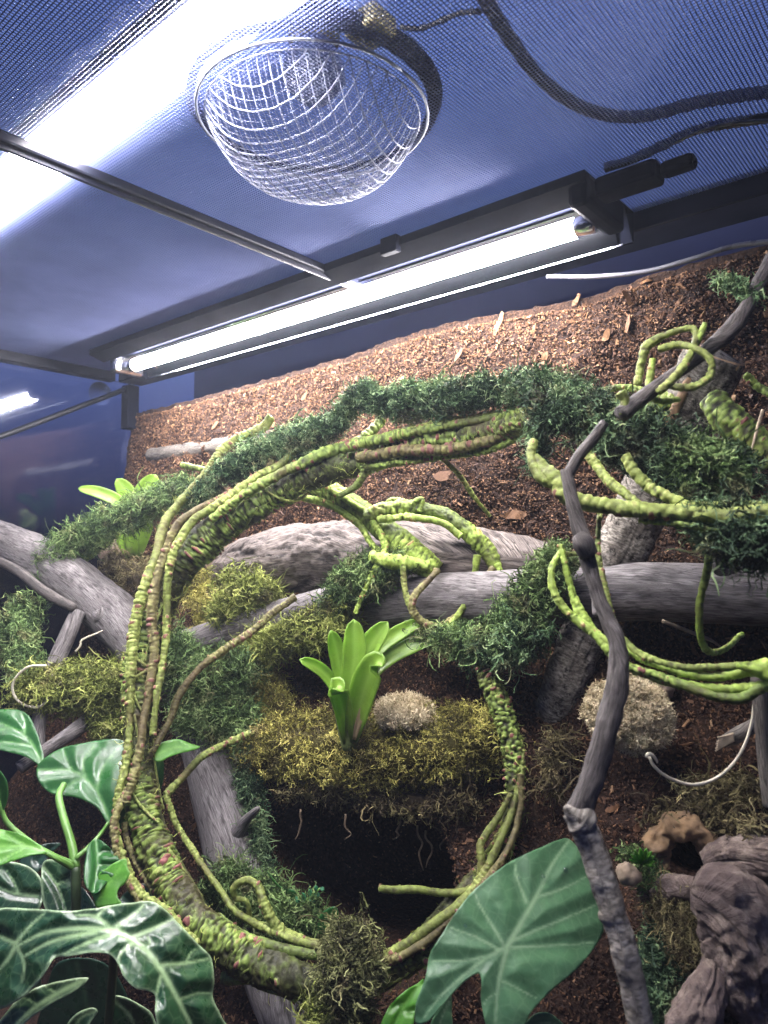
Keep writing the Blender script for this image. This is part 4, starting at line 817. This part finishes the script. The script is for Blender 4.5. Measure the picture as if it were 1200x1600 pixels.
moss('thin teal moss collar on the upper right twig', [(1132, 438, .44, 6), (1150, 448, .435, 7), (1172, 458, .43, 8)], 350, 'moss_teal', L=.008)
moss('dry reddish moss on the soil between the hollow and the lavender log', [(385, 1090, .83, 18), (420, 1070, .82, 26), (430, 1110, .80, 28), (400, 1145, .79, 24)], 4200, 'moss_gold', L=.010, w=.0008)
def fringe(root, paths, n, mat, L, w):
    b = MB()
    for pts in paths:
        p = np.array(pts, float); s = spline(np.column_stack([px_line(p[:, :3]), p[:, 3] / 2 * p[:, 2] / FPX]), .003); m = int(n * len(s)); i = rng.integers(0, len(s), m); t_, N_, B_ = frames(s[:, :3])
        a = rng.uniform(0, 2 * np.pi, m); dv = np.cos(a)[:, None] * N_[i] + np.sin(a)[:, None] * B_[i]
        V, F, nv = strands(s[i, :3] + dv * s[i, 3:] * .85, dv * .7 + t_[i] * rng.normal(size=(m, 1)) * .8, L * rng.uniform(.4, 1.5, m), w * rng.uniform(.6, 1.2, m), .8, .3, 4)
        b.add(V, F, np.repeat(rng.random(m), nv))
    tag(b.build('fibre', M[mat], root, True), kind='stuff')
ring_path = [(640, 695, .69, 44), (500, 742, .725, 46), (375, 802, .74, 48), (278, 895, .745, 50), (230, 1020, .715, 54), (214, 1160, .68, 48), (238, 1310, .635, 50), (320, 1450, .58, 50), (450, 1528, .555, 48), (590, 1525, .55, 44), (705, 1430, .56, 36), (792, 1300, .58, 30), (802, 1170, .60, 30), (765, 1050, .62, 28)]
fringe(RINGV, [ring_path], 6, 'moss_lime', .009, .0010)
fringe(RINGV, [[(424, 650, .80, 15), (345, 706, .785, 16), (275, 792, .765, 16), (232, 905, .72, 17), (206, 1025, .695, 16), (190, 1240, .64, 12)], [(462, 933, .78, 12), (350, 1015, .745, 12), (262, 1130, .70, 12), (188, 1255, .63, 11)], [(850, 640, .60, 13), (700, 700, .65, 17), (560, 716, .69, 18)]], 2.2, 'moss_lime', .006, .0008)
moss('ragged green moss bits scattered beside the curled cork rim', [(985, 1340, .49, 10), (1010, 1345, .485, 12), (1020, 1395, .475, 14)], 500, 'moss_green', L=.008)
moss('brown rootlets and dead moss above the curled cork rim', [(1030, 1280, .50, 12), (1080, 1275, .49, 14), (1130, 1290, .48, 14), (1190, 1300, .46, 14)], 1100, 'moss_brown', L=.012, curl=.6, core=.3)
moss('brown fibrous litter on the soil right of the lichen ball', [(1070, 1240, .51, 16), (1130, 1235, .50, 22), (1190, 1230, .48, 22)], 700, 'moss_brown', L=.014, curl=.5, core=0)
moss('dead brown fibres between the hollow and the leaning log', [(850, 1190, .595, 14), (880, 1160, .60, 18), (860, 1230, .575, 18)], 700, 'moss_brown', L=.014, curl=.5, core=0)
b = MB(); pr_ = np.array(ring_path, float); sp_ = spline(np.column_stack([px_line(pr_[:, :3]), pr_[:, 3] / 2 * pr_[:, 2] / FPX]), .004)
for q in range(46):
    i0 = rng.integers(0, len(sp_) - 22); m = rng.integers(10, 22); ph = rng.uniform(0, 6.28); t_, N_, B_ = frames(sp_[i0:i0 + m, :3]); a = ph + np.linspace(0, rng.normal() * 1.6, m)
    off = sp_[i0:i0 + m, 3:] * (1.0 + np.linspace(0, rng.uniform(.05, .7), m)[:, None] ** 2 * (rng.random() < .6))
    c_ = spline(sp_[i0:i0 + m, :3] + (np.cos(a)[:, None] * N_ + np.sin(a)[:, None] * B_) * off, .0015)
    V_, F_, A_, U_ = tube(c_, np.linspace(.0014, .0007, len(c_)), 7, bumps(.003, 1.2, .0005, .05)); b.add(V_, F_, A_)
tag(b.build('rootlets', M['vine_thin'], RINGV, True), kind='stuff')
# moss mound with the bromeliad
mp_ = [(400, 1185, .755, 40), (450, 1165, .735, 52), (520, 1170, .705, 62), (590, 1172, .68, 66), (660, 1165, .655, 66), (720, 1160, .635, 58), (765, 1150, .625, 42)]
tag(moss('golden green moss mound carrying the bromeliad above the dark hollow', mp_, 34000, 'moss_gold', L=.0062, w=.0011, curl=1.0, droop=.1, core=.70, name='moss_mound', gap=.3, spread=.25), kind='stuff')
moss('ragged brown moss skirt under the golden moss mound', [(455, 1225, .72, 20), (530, 1232, .69, 24), (600, 1245, .66, 30), (680, 1250, .635, 36), (740, 1225, .62, 28)], 3400, 'moss_brown', L=.010, droop=.6, curl=1.1, core=.3)
def lichen(px, py, d, rx, rz, label, n):
    c = P(px, py, d); rx = rx * d / FPX; rz = rz * d / FPX
    dv = rng.normal(size=(n, 3)); dv /= np.linalg.norm(dv, axis=1)[:, None]
    rr = (1 + .30 * vnoise(dv + px, 1.7, 3)); base = c + dv * np.array([rx, rx * .8, rz]) * (rr * rng.uniform(.84, .97, n))[:, None]
    V, F, nv = strands(base, dv * .6 + rng.normal(size=(n, 3)) * 1.0, .0044 * rng.uniform(.5, 1.3, n), .0010 * rng.uniform(.7, 1.2, n), 1.5, .0, 4)
    colr = np.repeat(np.clip(.5 + .7 * vnoise(base, 170, 2) + rng.normal(size=n) * .2, 0, 1), nv); b = MB(); b.add(V, F, colr)
    a = np.linspace(0, 2 * np.pi, 20, endpoint=False); z_ = np.linspace(-.98, .98, 14)
    core = np.array([[np.sqrt(1 - q * q) * np.cos(w), np.sqrt(1 - q * q) * np.sin(w), q] for q in z_ for w in a]) * np.array([rx, rx * .8, rz]) * .84 + c
    i, j = np.meshgrid(np.arange(13), np.arange(20), indexing='ij'); i = i.ravel(); j = j.ravel(); k = (j + 1) % 20
    b.add(core, np.stack([i * 20 + j, i * 20 + k, (i + 1) * 20 + k, (i + 1) * 20 + j], 1), .35)
    return tag(b.build('lichen_ball', M['lichen'], smooth=True), label, 'lichen')
lichen(980, 1117, .535, 68, 56, 'round cream lichen ball on the soil behind the bent branch', 17000)
lichen(632, 1112, .655, 54, 28, 'flat cream lichen cushion on the moss mound right of the bromeliad', 8000)

# ================================================================ LEAVES AND PLANTS
def leaf_px(outline, veins, dfun, mat, parent=None, name='leaf', step=3.2, bulge=.0015, qd=22, vw=1.0, th=.0006, rimw=2.5, wav=.0008):
    o = np.array(outline, float); n = len(o); dense = []
    for i in range(n):
        a, b, c, d = o[i - 1], o[i], o[(i + 1) % n], o[(i + 2) % n]; m = max(2, int(np.linalg.norm(c - b) / step))
        t = np.linspace(0, 1, m, endpoint=False)[:, None]
        dense.append(.5 * (2 * b + (c - a) * t + (2 * a - 5 * b + 4 * c - d) * t ** 2 + (3 * b - a - 3 * c + d) * t ** 3))
    bd_ = np.vstack(dense); nb_ = len(bd_); q3 = np.column_stack([bd_ / 26, np.zeros(nb_) + n]); bd_ = bd_ + 1.3 * np.stack([vnoise(q3, 1, 3), vnoise(q3 + 7, 1, 3)], 1)
    gx, gy = np.meshgrid(np.arange(bd_[:, 0].min(), bd_[:, 0].max(), step), np.arange(bd_[:, 1].min(), bd_[:, 1].max(), step)); g_ = np.stack([gx.ravel(), gy.ravel()], 1) + rng.uniform(-.2, .2, (gx.size, 2)) * step
    x, y = g_[:, 0], g_[:, 1]; ins = np.zeros(len(g_), bool); j = nb_ - 1
    for i in range(nb_):
        xi, yi = bd_[i]; xj, yj = bd_[j]
        if yi != yj: ins ^= ((yi > y) != (yj > y)) & (x < (xj - xi) * (y - yi) / (yj - yi) + xi)
        j = i
    g_ = g_[ins]
    def segd(p, a, b):
        t = np.clip(((p - a) @ (b - a)) / max(1e-9, (b - a) @ (b - a)), 0, 1); return np.linalg.norm(p - a - t[:, None] * (b - a), axis=1), t
    bdist = np.full(len(g_), 1e9)
    for i in range(nb_): bdist = np.minimum(bdist, segd(g_, bd_[i - 1], bd_[i])[0])
    g_ = g_[bdist > step * .6]; bdist = bdist[bdist > step * .6]
    allp = np.vstack([bd_, g_]); bdist = np.concatenate([np.zeros(nb_), bdist])
    r_ = geometry.delaunay_2d_cdt([Vector(q) for q in allp], [(i, (i + 1) % nb_) for i in range(nb_)], [], 1, 1e-4)
    p = np.array([[q.x, q.y] for q in r_[0]]); tri = np.array([list(f) for f in r_[2]]); orig = np.array([q[0] if q else 0 for q in r_[3]]); bdist = bdist[orig]
    colr = np.zeros(len(p)); vd = np.full(len(p), 1e9)
    for vp in veins:
        pts, w = vp; q = spline(np.array([[a, b_, 0] for a, b_ in pts], float), 6)[:, :2]
        for i in range(len(q) - 1):
            dd, t = segd(p, q[i], q[i + 1]); ww = w * vw * (1 - .65 * (i + t) / (len(q) - 1)); colr = np.maximum(colr, np.exp(-(dd / ww) ** 2) * (.75 + .25 * w / 6)); vd = np.minimum(vd, np.maximum(0, dd - ww * .5))
    d = dfun(p[:, 0], p[:, 1])
    quilt = np.clip(vd / qd, 0, 1); quilt = quilt * quilt * (3 - 2 * quilt)
    p3 = np.stack([p[:, 0] / 60, p[:, 1] / 60, np.zeros(len(p)) + len(p) * .01], -1)
    d = d - bulge * quilt + wav * vnoise(p3, 1, 2) * np.clip(1 - bdist / 40, 0, 1) + .0003 * vnoise(p3, 6, 2)
    V = np.stack([(p[:, 0] - 600) / FPX * d, -(p[:, 1] - 800) / FPX * d, -d], 1) @ CM.T
    ob = mesh(name, V, tri, M[mat], parent, True, {'col': np.clip(colr, 0, 1), 'rim': np.exp(-(bdist / rimw) ** 2)})
    sm = ob.modifiers.new('thickness', 'SOLIDIFY'); sm.thickness = th; sm.offset = 0
    return ob
def lin(d0, gx, gy, x0, y0, bow=0, bx=0): return lambda x, y: d0 + gx * (x - x0) + gy * (y - y0) + bow * ((y - y0) / 100) ** 2 + bx * ((x - x0) / 100) ** 2
def stem(parent, pts, mat='stem', name='stem', seg=10):
    p = np.array(pts, float); c4 = np.column_stack([px_line(p[:, :3]), p[:, 3] / 2 * p[:, 2] / FPX]); s = spline(c4, .004)
    V_, F_, A_, U_ = tube(s[:, :3], s[:, 3], seg); return mesh(name, V_, F_, M[mat], parent)

t = thing('arrow_leaf_plant', P(800, 1640, .47), 'big matte green arrowhead leaf in front at the lower right', 'plant')
leaf_px([(888, 1311), (905, 1328), (916, 1355), (929, 1388), (938, 1420), (944, 1450), (930, 1480), (900, 1515), (865, 1545), (835, 1575), (818, 1605), (800, 1622), (765, 1610), (753, 1572), (752, 1530), (745, 1522), (720, 1540), (692, 1570), (668, 1597), (649, 1598), (650, 1570), (664, 1530), (672, 1490), (690, 1460), (716, 1420), (745, 1386), (790, 1351), (840, 1326), (870, 1313)],
        [([(793, 1478), (812, 1445), (838, 1400), (862, 1352), (888, 1314)], 5.0), ([(793, 1478), (782, 1520), (776, 1560), (774, 1605)], 4), ([(790, 1480), (770, 1490), (735, 1515), (690, 1555), (662, 1590)], 3.4),
         ([(800, 1470), (845, 1450), (890, 1432), (935, 1412)], 3), ([(838, 1402), (880, 1388), (922, 1366)], 2.8), ([(800, 1480), (850, 1478), (900, 1475), (930, 1472)], 2.6), ([(822, 1410), (808, 1372), (803, 1346)], 2.8),
         ([(786, 1474), (765, 1440), (748, 1412), (742, 1395)], 2.8), ([(780, 1484), (745, 1465), (705, 1450)], 2.6), ([(775, 1490), (730, 1500), (675, 1502)], 2.4), ([(780, 1530), (810, 1545), (838, 1560)], 2.2), ([(778, 1550), (762, 1560), (755, 1570)], 2)],
        lambda x, y: .455 + .00006 * (x - 795) - .00022 * (y - 1470) + .0000004 * (x - 795) ** 2 + .0000003 * (y - 1450) ** 2, 'leaf_arrow', t, bulge=.0022, qd=30, vw=1.0, name='leaf_blade')
stem(t, [(793, 1480, .468, 10), (800, 1540, .485, 11), (812, 1640, .50, 12)])
for (x, y, r_, lab) in ((884, 1360, 5, 'largest water drop near the tip of the arrowhead leaf'), (878, 1368, 3, 'water drop touching the largest drop on the arrowhead leaf'), (849, 1369, 3, 'water drop on the midrib of the arrowhead leaf'), (727, 1446, 2.6, 'lone water drop on the left half of the arrowhead leaf'), (811, 1371, 2, 'smallest water drop above the midrib of the arrowhead leaf')):
    dd = .455 + .00006 * (x - 795) - .00022 * (y - 1470) + .0000004 * (x - 795) ** 2 + .0000003 * (y - 1450) ** 2 - .0022
    lumps('water_drop', x, y, dd, r_ * dd / FPX, r_ * dd / FPX, r_ * dd / FPX, 'water', lab, 'water drop', .12, 16)['group'] = 'water drops on the arrowhead leaf'

t = thing('alocasia_plant', P(150, 1660, .50), 'dark glossy alocasia with pale veins filling the bottom left corner', 'plant')
DA = lambda x, y: .455 + .00004 * (x - 180) - .00034 * (y - 1450) + .0000011 * (x - 180) ** 2 * (y < 9999) + .0000008 * np.clip(y - 1450, 0, 300) ** 2
leaf_px([(-60, 1430), (0, 1419), (50, 1420), (110, 1424), (165, 1416), (200, 1411), (235, 1409), (258, 1422), (282, 1446), (310, 1475), (330, 1497), (334, 1530), (332, 1560), (345, 1586), (360, 1625), (300, 1640), (252, 1615), (243, 1582), (240, 1554), (215, 1545), (195, 1530), (184, 1506), (170, 1492), (140, 1489), (105, 1495), (84, 1498), (70, 1520), (55, 1540), (25, 1566), (-10, 1578), (-60, 1570)],
        [([(178, 1453), (210, 1470), (235, 1492), (256, 1522), (278, 1562), (305, 1615)], 6.5), ([(178, 1453), (120, 1451), (70, 1458), (28, 1478)], 5), ([(178, 1459), (140, 1472), (95, 1494)], 3.8), ([(175, 1452), (150, 1433), (118, 1429)], 4), ([(150, 1433), (165, 1420), (172, 1417)], 2.6), ([(183, 1447), (205, 1433), (225, 1414)], 4), ([(207, 1465), (240, 1451), (270, 1436)], 4), ([(252, 1508), (290, 1505), (327, 1498)], 3.6), ([(207, 1474), (190, 1488), (184, 1503)], 3.6), ([(252, 1524), (247, 1540), (243, 1560)], 3), ([(278, 1562), (310, 1552), (330, 1552)], 2.6), ([(25, 1474), (45, 1450), (72, 1424)], 3), ([(26, 1476), (12, 1500), (-10, 1525)], 3.6), ([(28, 1480), (38, 1505), (36, 1535)], 3), ([(150, 1456), (85, 1470), (36, 1495)], 4), ([(26, 1474), (-10, 1460), (-50, 1450)], 3), ([(290, 1505), (298, 1488), (312, 1482)], 1.8), ([(225, 1485), (235, 1470), (230, 1465)], 1.8)],
        DA, 'leaf_dark', t, bulge=.0042, qd=24, rimw=2.6, name='leaf_blade')
stem(t, [(178, 1455, .462, 12), (176, 1520, .49, 13), (170, 1600, .50, 14), (165, 1680, .50, 14)], 'stem_dark')
leaf_px([(-20, 1625), (10, 1582), (35, 1556), (75, 1537), (137, 1527), (112, 1552), (75, 1572), (40, 1598), (20, 1625)], [([(137, 1528), (90, 1552), (50, 1578), (0, 1625)], 4.5), ([(90, 1552), (75, 1545), (70, 1540)], 2), ([(60, 1572), (45, 1562), (35, 1560)], 2)], lin(.47, 0, -.0002, 60, 1570), 'leaf_dark', t, name='leaf_blade')
leaf_px([(98, 1630), (110, 1592), (140, 1575), (152, 1580), (140, 1600), (125, 1635)], [([(152, 1579), (125, 1592), (110, 1630)], 2.5)], lin(.485, 0, -.0001, 120, 1600), 'leaf_dark', t, name='leaf_blade')
leaf_px([(175, 1560), (215, 1568), (240, 1590), (245, 1640), (180, 1640)], [([(178, 1562), (205, 1590), (220, 1640)], 3)], lin(.50, 0, 0, 200, 1600), 'leaf_dark', t, name='leaf_blade')
leaf_px([(90, 1505), (150, 1500), (185, 1530), (200, 1580), (170, 1640), (60, 1640), (70, 1560)], [([(120, 1505), (135, 1570), (125, 1640)], 3.5)], lin(.55, 0, 0, 130, 1570), 'leaf_back', t, name='leaf_blade')

t = thing('broadleaf_plant', P(118, 1450, .62), 'upright green broadleaf seedling with glossy leaves at the left', 'plant')
stem(t, [(119, 1470, .62, 15), (119, 1400, .62, 15), (118, 1355, .625, 15)], 'stem_dark'); stem(t, [(118, 1356, .625, 15), (112, 1320, .635, 13), (100, 1280, .65, 12), (92, 1245, .67, 11), (100, 1225, .685, 9)])
stem(t, [(116, 1350, .625, 9), (85, 1338, .62, 9), (50, 1318, .62, 9), (15, 1290, .62, 9), (4, 1270, .62, 7), (-4, 1240, .62, 6)]); stem(t, [(118, 1342, .626, 8), (140, 1322, .635, 7), (158, 1302, .645, 6), (170, 1285, .65, 5)]); stem(t, [(114, 1356, .624, 10), (95, 1345, .615, 9), (70, 1332, .61, 6)])
leaf_px([(56, 1203), (85, 1174), (135, 1160), (192, 1157), (196, 1195), (190, 1245), (172, 1288), (152, 1262), (118, 1246), (76, 1238)], [([(172, 1284), (150, 1235), (115, 1205), (60, 1203)], 2.6), ([(152, 1238), (160, 1200), (190, 1165)], 1.8), ([(135, 1220), (130, 1190), (150, 1162)], 1.8), ([(115, 1206), (105, 1190), (100, 1172)], 1.6), ([(128, 1215), (100, 1230), (80, 1236)], 1.6)], lin(.70, 0, -.0005, 130, 1210, .008), 'leaf_gloss', t, bulge=.004, qd=20, name='leaf_blade')
leaf_px([(-20, 1118), (32, 1110), (56, 1140), (70, 1198), (40, 1182), (0, 1172), (-20, 1168)], [([(68, 1195), (40, 1150), (-10, 1125)], 2.6), ([(50, 1165), (20, 1160), (-10, 1158)], 1.6), ([(38, 1148), (40, 1130), (34, 1114)], 1.6), ([(20, 1138), (0, 1140), (-15, 1145)], 1.6)], lin(.78, 0, -.0006, 30, 1150), 'leaf_gloss', t, bulge=.003, qd=14, name='leaf_blade')
leaf_px([(-20, 1298), (15, 1299), (45, 1309), (74, 1331), (50, 1336), (20, 1345), (-20, 1352)], [([(74, 1331), (40, 1322), (-15, 1322)], 3), ([(45, 1323), (25, 1312), (10, 1303)], 1.5), ([(40, 1324), (20, 1335), (0, 1345)], 1.5)], lin(.60, 0, -.0005, 30, 1325), 'leaf_young', t, bulge=.002, qd=12, name='leaf_blade')
leaf_px([(134, 1338), (138, 1320), (152, 1311), (172, 1326), (188, 1345), (182, 1362), (165, 1380), (148, 1397), (131, 1378)], [([(150, 1314), (152, 1350), (146, 1392)], 2.4), ([(152, 1335), (165, 1330), (175, 1332)], 1.8), ([(152, 1352), (168, 1352), (184, 1352)], 1.8), ([(150, 1372), (160, 1372), (168, 1374)], 1.6)], lin(.60, .0001, -.0005, 155, 1350), 'leaf_gloss', t, bulge=.005, qd=9, name='leaf_blade')
leaf_px([(197, 1342), (199, 1355), (203, 1366), (196, 1380), (186, 1388), (184, 1400), (190, 1412), (170, 1414), (152, 1418), (147, 1405), (142, 1393), (155, 1385), (153, 1368), (165, 1358), (180, 1347)], [([(196, 1344), (175, 1375), (150, 1414)], 1.8), ([(178, 1372), (188, 1372), (198, 1370)], 1.2), ([(170, 1382), (160, 1378), (156, 1374)], 1.2)], lin(.585, 0, -.0003, 175, 1380), 'leaf_young', t, bulge=.001, name='leaf_blade')
leaf_px([(-20, 1195), (0, 1205), (12, 1226), (9, 1258), (-6, 1275), (-20, 1270)], [([(-4, 1272), (0, 1235), (-15, 1205)], 2)], lin(.62, 0, 0, 0, 1240), 'leaf_gloss', t, name='leaf_blade')
leaf_px([(240, 1172), (252, 1160), (276, 1155), (300, 1163), (312, 1167), (295, 1174), (270, 1180), (250, 1190), (240, 1186)], [([(242, 1180), (275, 1168), (310, 1167)], 1.8)], lin(.69, .0002, -.0006, 270, 1170), 'leaf_young', t, bulge=.001, name='leaf_blade')
leaf_px([(176, 1292), (192, 1262), (222, 1240), (245, 1190), (256, 1190), (252, 1230), (225, 1275), (195, 1300)], [([(250, 1192), (220, 1255), (182, 1295)], 2)], lin(.74, 0, 0, 220, 1240), 'leaf_gloss', t, name='leaf_blade')
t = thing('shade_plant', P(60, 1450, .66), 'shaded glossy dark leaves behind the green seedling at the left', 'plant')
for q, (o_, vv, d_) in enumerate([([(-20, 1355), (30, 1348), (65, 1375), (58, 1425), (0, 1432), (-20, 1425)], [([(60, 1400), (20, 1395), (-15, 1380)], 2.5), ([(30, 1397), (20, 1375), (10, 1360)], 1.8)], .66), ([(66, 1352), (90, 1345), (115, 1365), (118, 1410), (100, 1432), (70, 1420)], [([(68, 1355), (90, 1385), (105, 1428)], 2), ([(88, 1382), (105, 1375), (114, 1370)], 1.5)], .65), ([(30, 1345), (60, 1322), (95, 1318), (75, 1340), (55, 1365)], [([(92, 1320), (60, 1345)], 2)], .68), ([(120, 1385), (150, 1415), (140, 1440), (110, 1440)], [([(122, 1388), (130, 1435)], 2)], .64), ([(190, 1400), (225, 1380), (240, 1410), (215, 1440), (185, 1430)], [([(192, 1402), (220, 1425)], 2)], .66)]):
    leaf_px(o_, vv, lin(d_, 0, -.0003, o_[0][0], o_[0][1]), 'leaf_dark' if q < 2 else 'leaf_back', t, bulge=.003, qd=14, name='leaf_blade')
stem(t, [(62, 1425, .665, 8), (60, 1480, .66, 9), (60, 1560, .65, 9)], 'stem_dark')

def blade(parent, pts, wpx, mat, cup=.25, facing=None, name='leaf_blade', tipw=.25, basew=.5, basal=True):
    """strap leaf: pts (px,py,depth) from base to tip, wpx the broadest width in px"""
    p = np.array(pts, float); c = spline(px_line(p), .004); n = len(c); t_ = np.gradient(c, axis=0); t_ /= np.linalg.norm(t_, axis=1)[:, None]
    vw_ = c / np.linalg.norm(c, axis=1)[:, None]; up = -vw_ + np.array([0, 0, .35]) if facing is None else np.broadcast_to(np.array(facing, float), c.shape)
    sd = np.cross(t_, up); sd /= np.linalg.norm(sd, axis=1)[:, None]; nm = np.cross(sd, t_)
    s = np.linspace(0, 1, n); prof = np.where(s < .62, basew + (1 - basew) * np.sin(s / .62 * np.pi / 2), np.sqrt(np.clip(1 - ((s - .62) / .38) ** 2.3, 0, 1)) * (1 - tipw * 0) + .03)
    hw = wpx / 2 * p[:, 2].mean() / FPX * prof; u = np.linspace(-1, 1, 9)
    V = c[:, None] + sd[:, None] * (u[None, :, None] * hw[:, None, None]) + nm[:, None] * (cup * (u ** 2)[None, :, None] * hw[:, None, None])
    i, j = np.meshgrid(np.arange(n - 1), np.arange(8), indexing='ij'); i = i.ravel(); j = j.ravel()
    colr = np.tile(np.exp(-(u / .12) ** 2) * .5, n)
    o_ = mesh(name, V.reshape(-1, 3), np.stack([i * 9 + j, i * 9 + j + 1, (i + 1) * 9 + j + 1, (i + 1) * 9 + j], 1), M[mat], parent, True, {'col': np.clip(colr + .25 * np.tile(np.cos(u * 22) > .6, n) * 1.0, 0, 1), 'rim': np.repeat(np.exp(-(s / .22) ** 2), 9) * (1 if basal else 0)})
    sm = o_.modifiers.new('thickness', 'SOLIDIFY'); sm.thickness = .0009; sm.offset = 0; return o_
t = thing('bromeliad', P(545, 1160, 0.655), 'bright green bromeliad rosette standing on the golden moss mound', 'plant')
blade(t, [(560, 1095, 0.665), (580, 1050, 0.680), (608, 1022, 0.685), (650, 1000, 0.685), (696, 985, 0.685)], 38, 'leaf_brom', .3, basew=.35)
blade(t, [(558, 1090, 0.665), (574, 1040, 0.680), (600, 1006, 0.685), (640, 980, 0.685), (660, 972, 0.685)], 24, 'leaf_brom', .4, basew=.4)
blade(t, [(536, 1110, 0.655), (526, 1080, 0.665), (508, 1054, 0.665), (488, 1040, 0.660), (468, 1031, 0.655)], 20, 'leaf_brom', .6, basew=.5)
blade(t, [(541, 1110, 0.660), (534, 1060, 0.665), (526, 1018, 0.665), (517, 985, 0.660)], 26, 'leaf_brom', .5, basew=.5)
blade(t, [(551, 1110, 0.660), (562, 1060, 0.665), (578, 1012, 0.670), (606, 972, 0.670)], 34, 'leaf_brom', .45, basew=.5)
blade(t, [(546, 1120, 0.655), (549, 1070, 0.655), (554, 1020, 0.657), (553, 968, 0.660)], 36, 'leaf_brom', .5, basew=.55)
blade(t, [(549, 1160, 0.652), (559, 1115, 0.643), (570, 1075, 0.637), (584, 1042, 0.633), (592, 1036, 0.627), (598, 1042, 0.621)], 42, 'leaf_brom', .6, basew=.4)
blade(t, [(543, 1160, 0.650), (538, 1120, 0.642), (531, 1092, 0.637), (526, 1076, 0.632), (530, 1073, 0.625), (537, 1082, 0.621)], 30, 'leaf_brom', .6, basew=.5)
blade(t, [(553, 1155, 0.647), (562, 1125, 0.643), (572, 1100, 0.641), (586, 1088, 0.639)], 11, 'dry_leaf', .5, name='dry_leaf')
stem(t, [(545, 1170, 0.655, 20), (543, 1150, 0.655, 26), (543, 1130, 0.655, 36), (545, 1105, 0.655, 45), (547, 1085, 0.657, 40)], 'brom_base', 'rosette_base', 20)
t = thing('bromeliad', P(208, 870, 1.10), 'small light green bromeliad behind the moss at the left', 'plant')
blade(t, [(208, 860, 1.10), (200, 810, 1.11), (185, 785, 1.10), (155, 770, 1.09), (122, 763, 1.08)], 20, 'leaf_brom')
blade(t, [(210, 860, 1.10), (208, 810, 1.11), (198, 772, 1.11), (182, 748, 1.10)], 30, 'leaf_brom', .15)
blade(t, [(212, 860, 1.10), (215, 810, 1.11), (228, 770, 1.11), (244, 742, 1.11)], 36, 'leaf_brom', .15)
blade(t, [(210, 872, 1.08), (214, 840, 1.075), (222, 812, 1.07), (232, 795, 1.065)], 40, 'leaf_brom', .4)
blade(t, [(206, 872, 1.08), (198, 845, 1.07), (192, 828, 1.065)], 30, 'leaf_brom', .4)
t = thing('creeping_plant', P(640, 1610, .50), 'pale green leaves peeping out left of the arrowhead leaf', 'plant')
leaf_px([(596, 1612), (605, 1580), (625, 1555), (655, 1535), (662, 1530), (660, 1555), (648, 1585), (640, 1612)], [([(655, 1537), (630, 1575), (612, 1612)], 2.6), ([(634, 1568), (622, 1570), (612, 1576)], 1.5), ([(630, 1578), (642, 1580), (650, 1578)], 1.5)], lin(.51, 0, -.0002, 630, 1570), 'leaf_young', t, bulge=.002, qd=10, name='leaf_blade')
leaf_px([(672, 1605), (690, 1570), (704, 1556), (706, 1580), (704, 1612)], [([(704, 1560), (692, 1585), (685, 1610)], 2)], lin(.50, 0, 0, 690, 1590), 'leaf_arrow', t, name='leaf_blade')
leaf_px([(820, 1612), (832, 1588), (855, 1583), (880, 1600), (880, 1612)], [([(825, 1610), (850, 1597), (878, 1606)], 2)], lin(.45, 0, 0, 850, 1600), 'leaf_arrow', t, name='leaf_blade')
stem(t, [(620, 1600, .515, 6), (625, 1640, .52, 6)])
t = thing('climbing_leaves', P(495, 1440, .62), 'small dark leaves at the floor of the hollow inside the ring', 'plant')
leaf_px([(470, 1420), (450, 1400), (425, 1375), (418, 1362), (440, 1385), (462, 1392), (462, 1402)], [([(420, 1366), (450, 1397)], 1.6)], lin(.63, 0, 0, 440, 1390), 'leaf_gloss', t, name='leaf_blade')
leaf_px([(497, 1442), (505, 1425), (524, 1417), (530, 1435), (520, 1460), (500, 1462)], [([(522, 1420), (512, 1440), (505, 1460)], 1.6)], lin(.60, 0, 0, 510, 1440), 'leaf_gloss', t, name='leaf_blade')
t = thing('fern_sprig', P(1000, 1355, .47), 'tiny bright green fern sprig on soil beside the small cork hole', 'fern')
for q in range(9):
    a = R(-40 + q * 28) ; blade(t, [(1004, 1348, .475), (1004 + 10 * math.cos(a), 1346 - 8 * math.sin(a), .47), (1004 + 20 * math.cos(a), 1342 - 17 * math.sin(a), .465)], 5, 'leaf_young', .3)
t = thing('fern_frond', P(455, 1440, .62), 'small teal fern frond at the mouth of the dark hollow', 'fern')
stem(t, [(440, 1440, .625, 4), (470, 1415, .62, 4), (500, 1388, .615, 3)])
for q in range(14):
    f_ = q / 13; x, y, d_ = 440 + 60 * f_, 1440 - 52 * f_, .625 - .01 * f_; L_ = 26 * (1 - .7 * f_); sgn = 1 if q % 2 else -1
    blade(t, [(x, y, d_), (x + (.3 + .5 * sgn) * L_ * .5, y - (.3 - .5 * sgn) * L_ * .5, d_), (x + (.3 + .6 * sgn) * L_, y - (.3 - .6 * sgn) * L_, d_)], 6, 'leaf_fern', .2, name='leaflet')
# ---- thin haze volume added to imitate lens bloom around the lights
hz, ht, hb = base_mat('glare_haze'); ht.nodes.remove(hb)
pv = ht.nodes.new('ShaderNodeVolumePrincipled'); pv.inputs['Color'].default_value = (.72, .80, 1, 1); pv.inputs['Density'].default_value = .015; pv.inputs['Anisotropy'].default_value = .35
ht.links.new(pv.outputs[0], ht.nodes['Material Output'].inputs['Volume'])
b = MB(); b.box((-.265, .25, -.1), (3.0, 2.0, 2.4)); tag(b.build('haze', hz), kind='stuff')
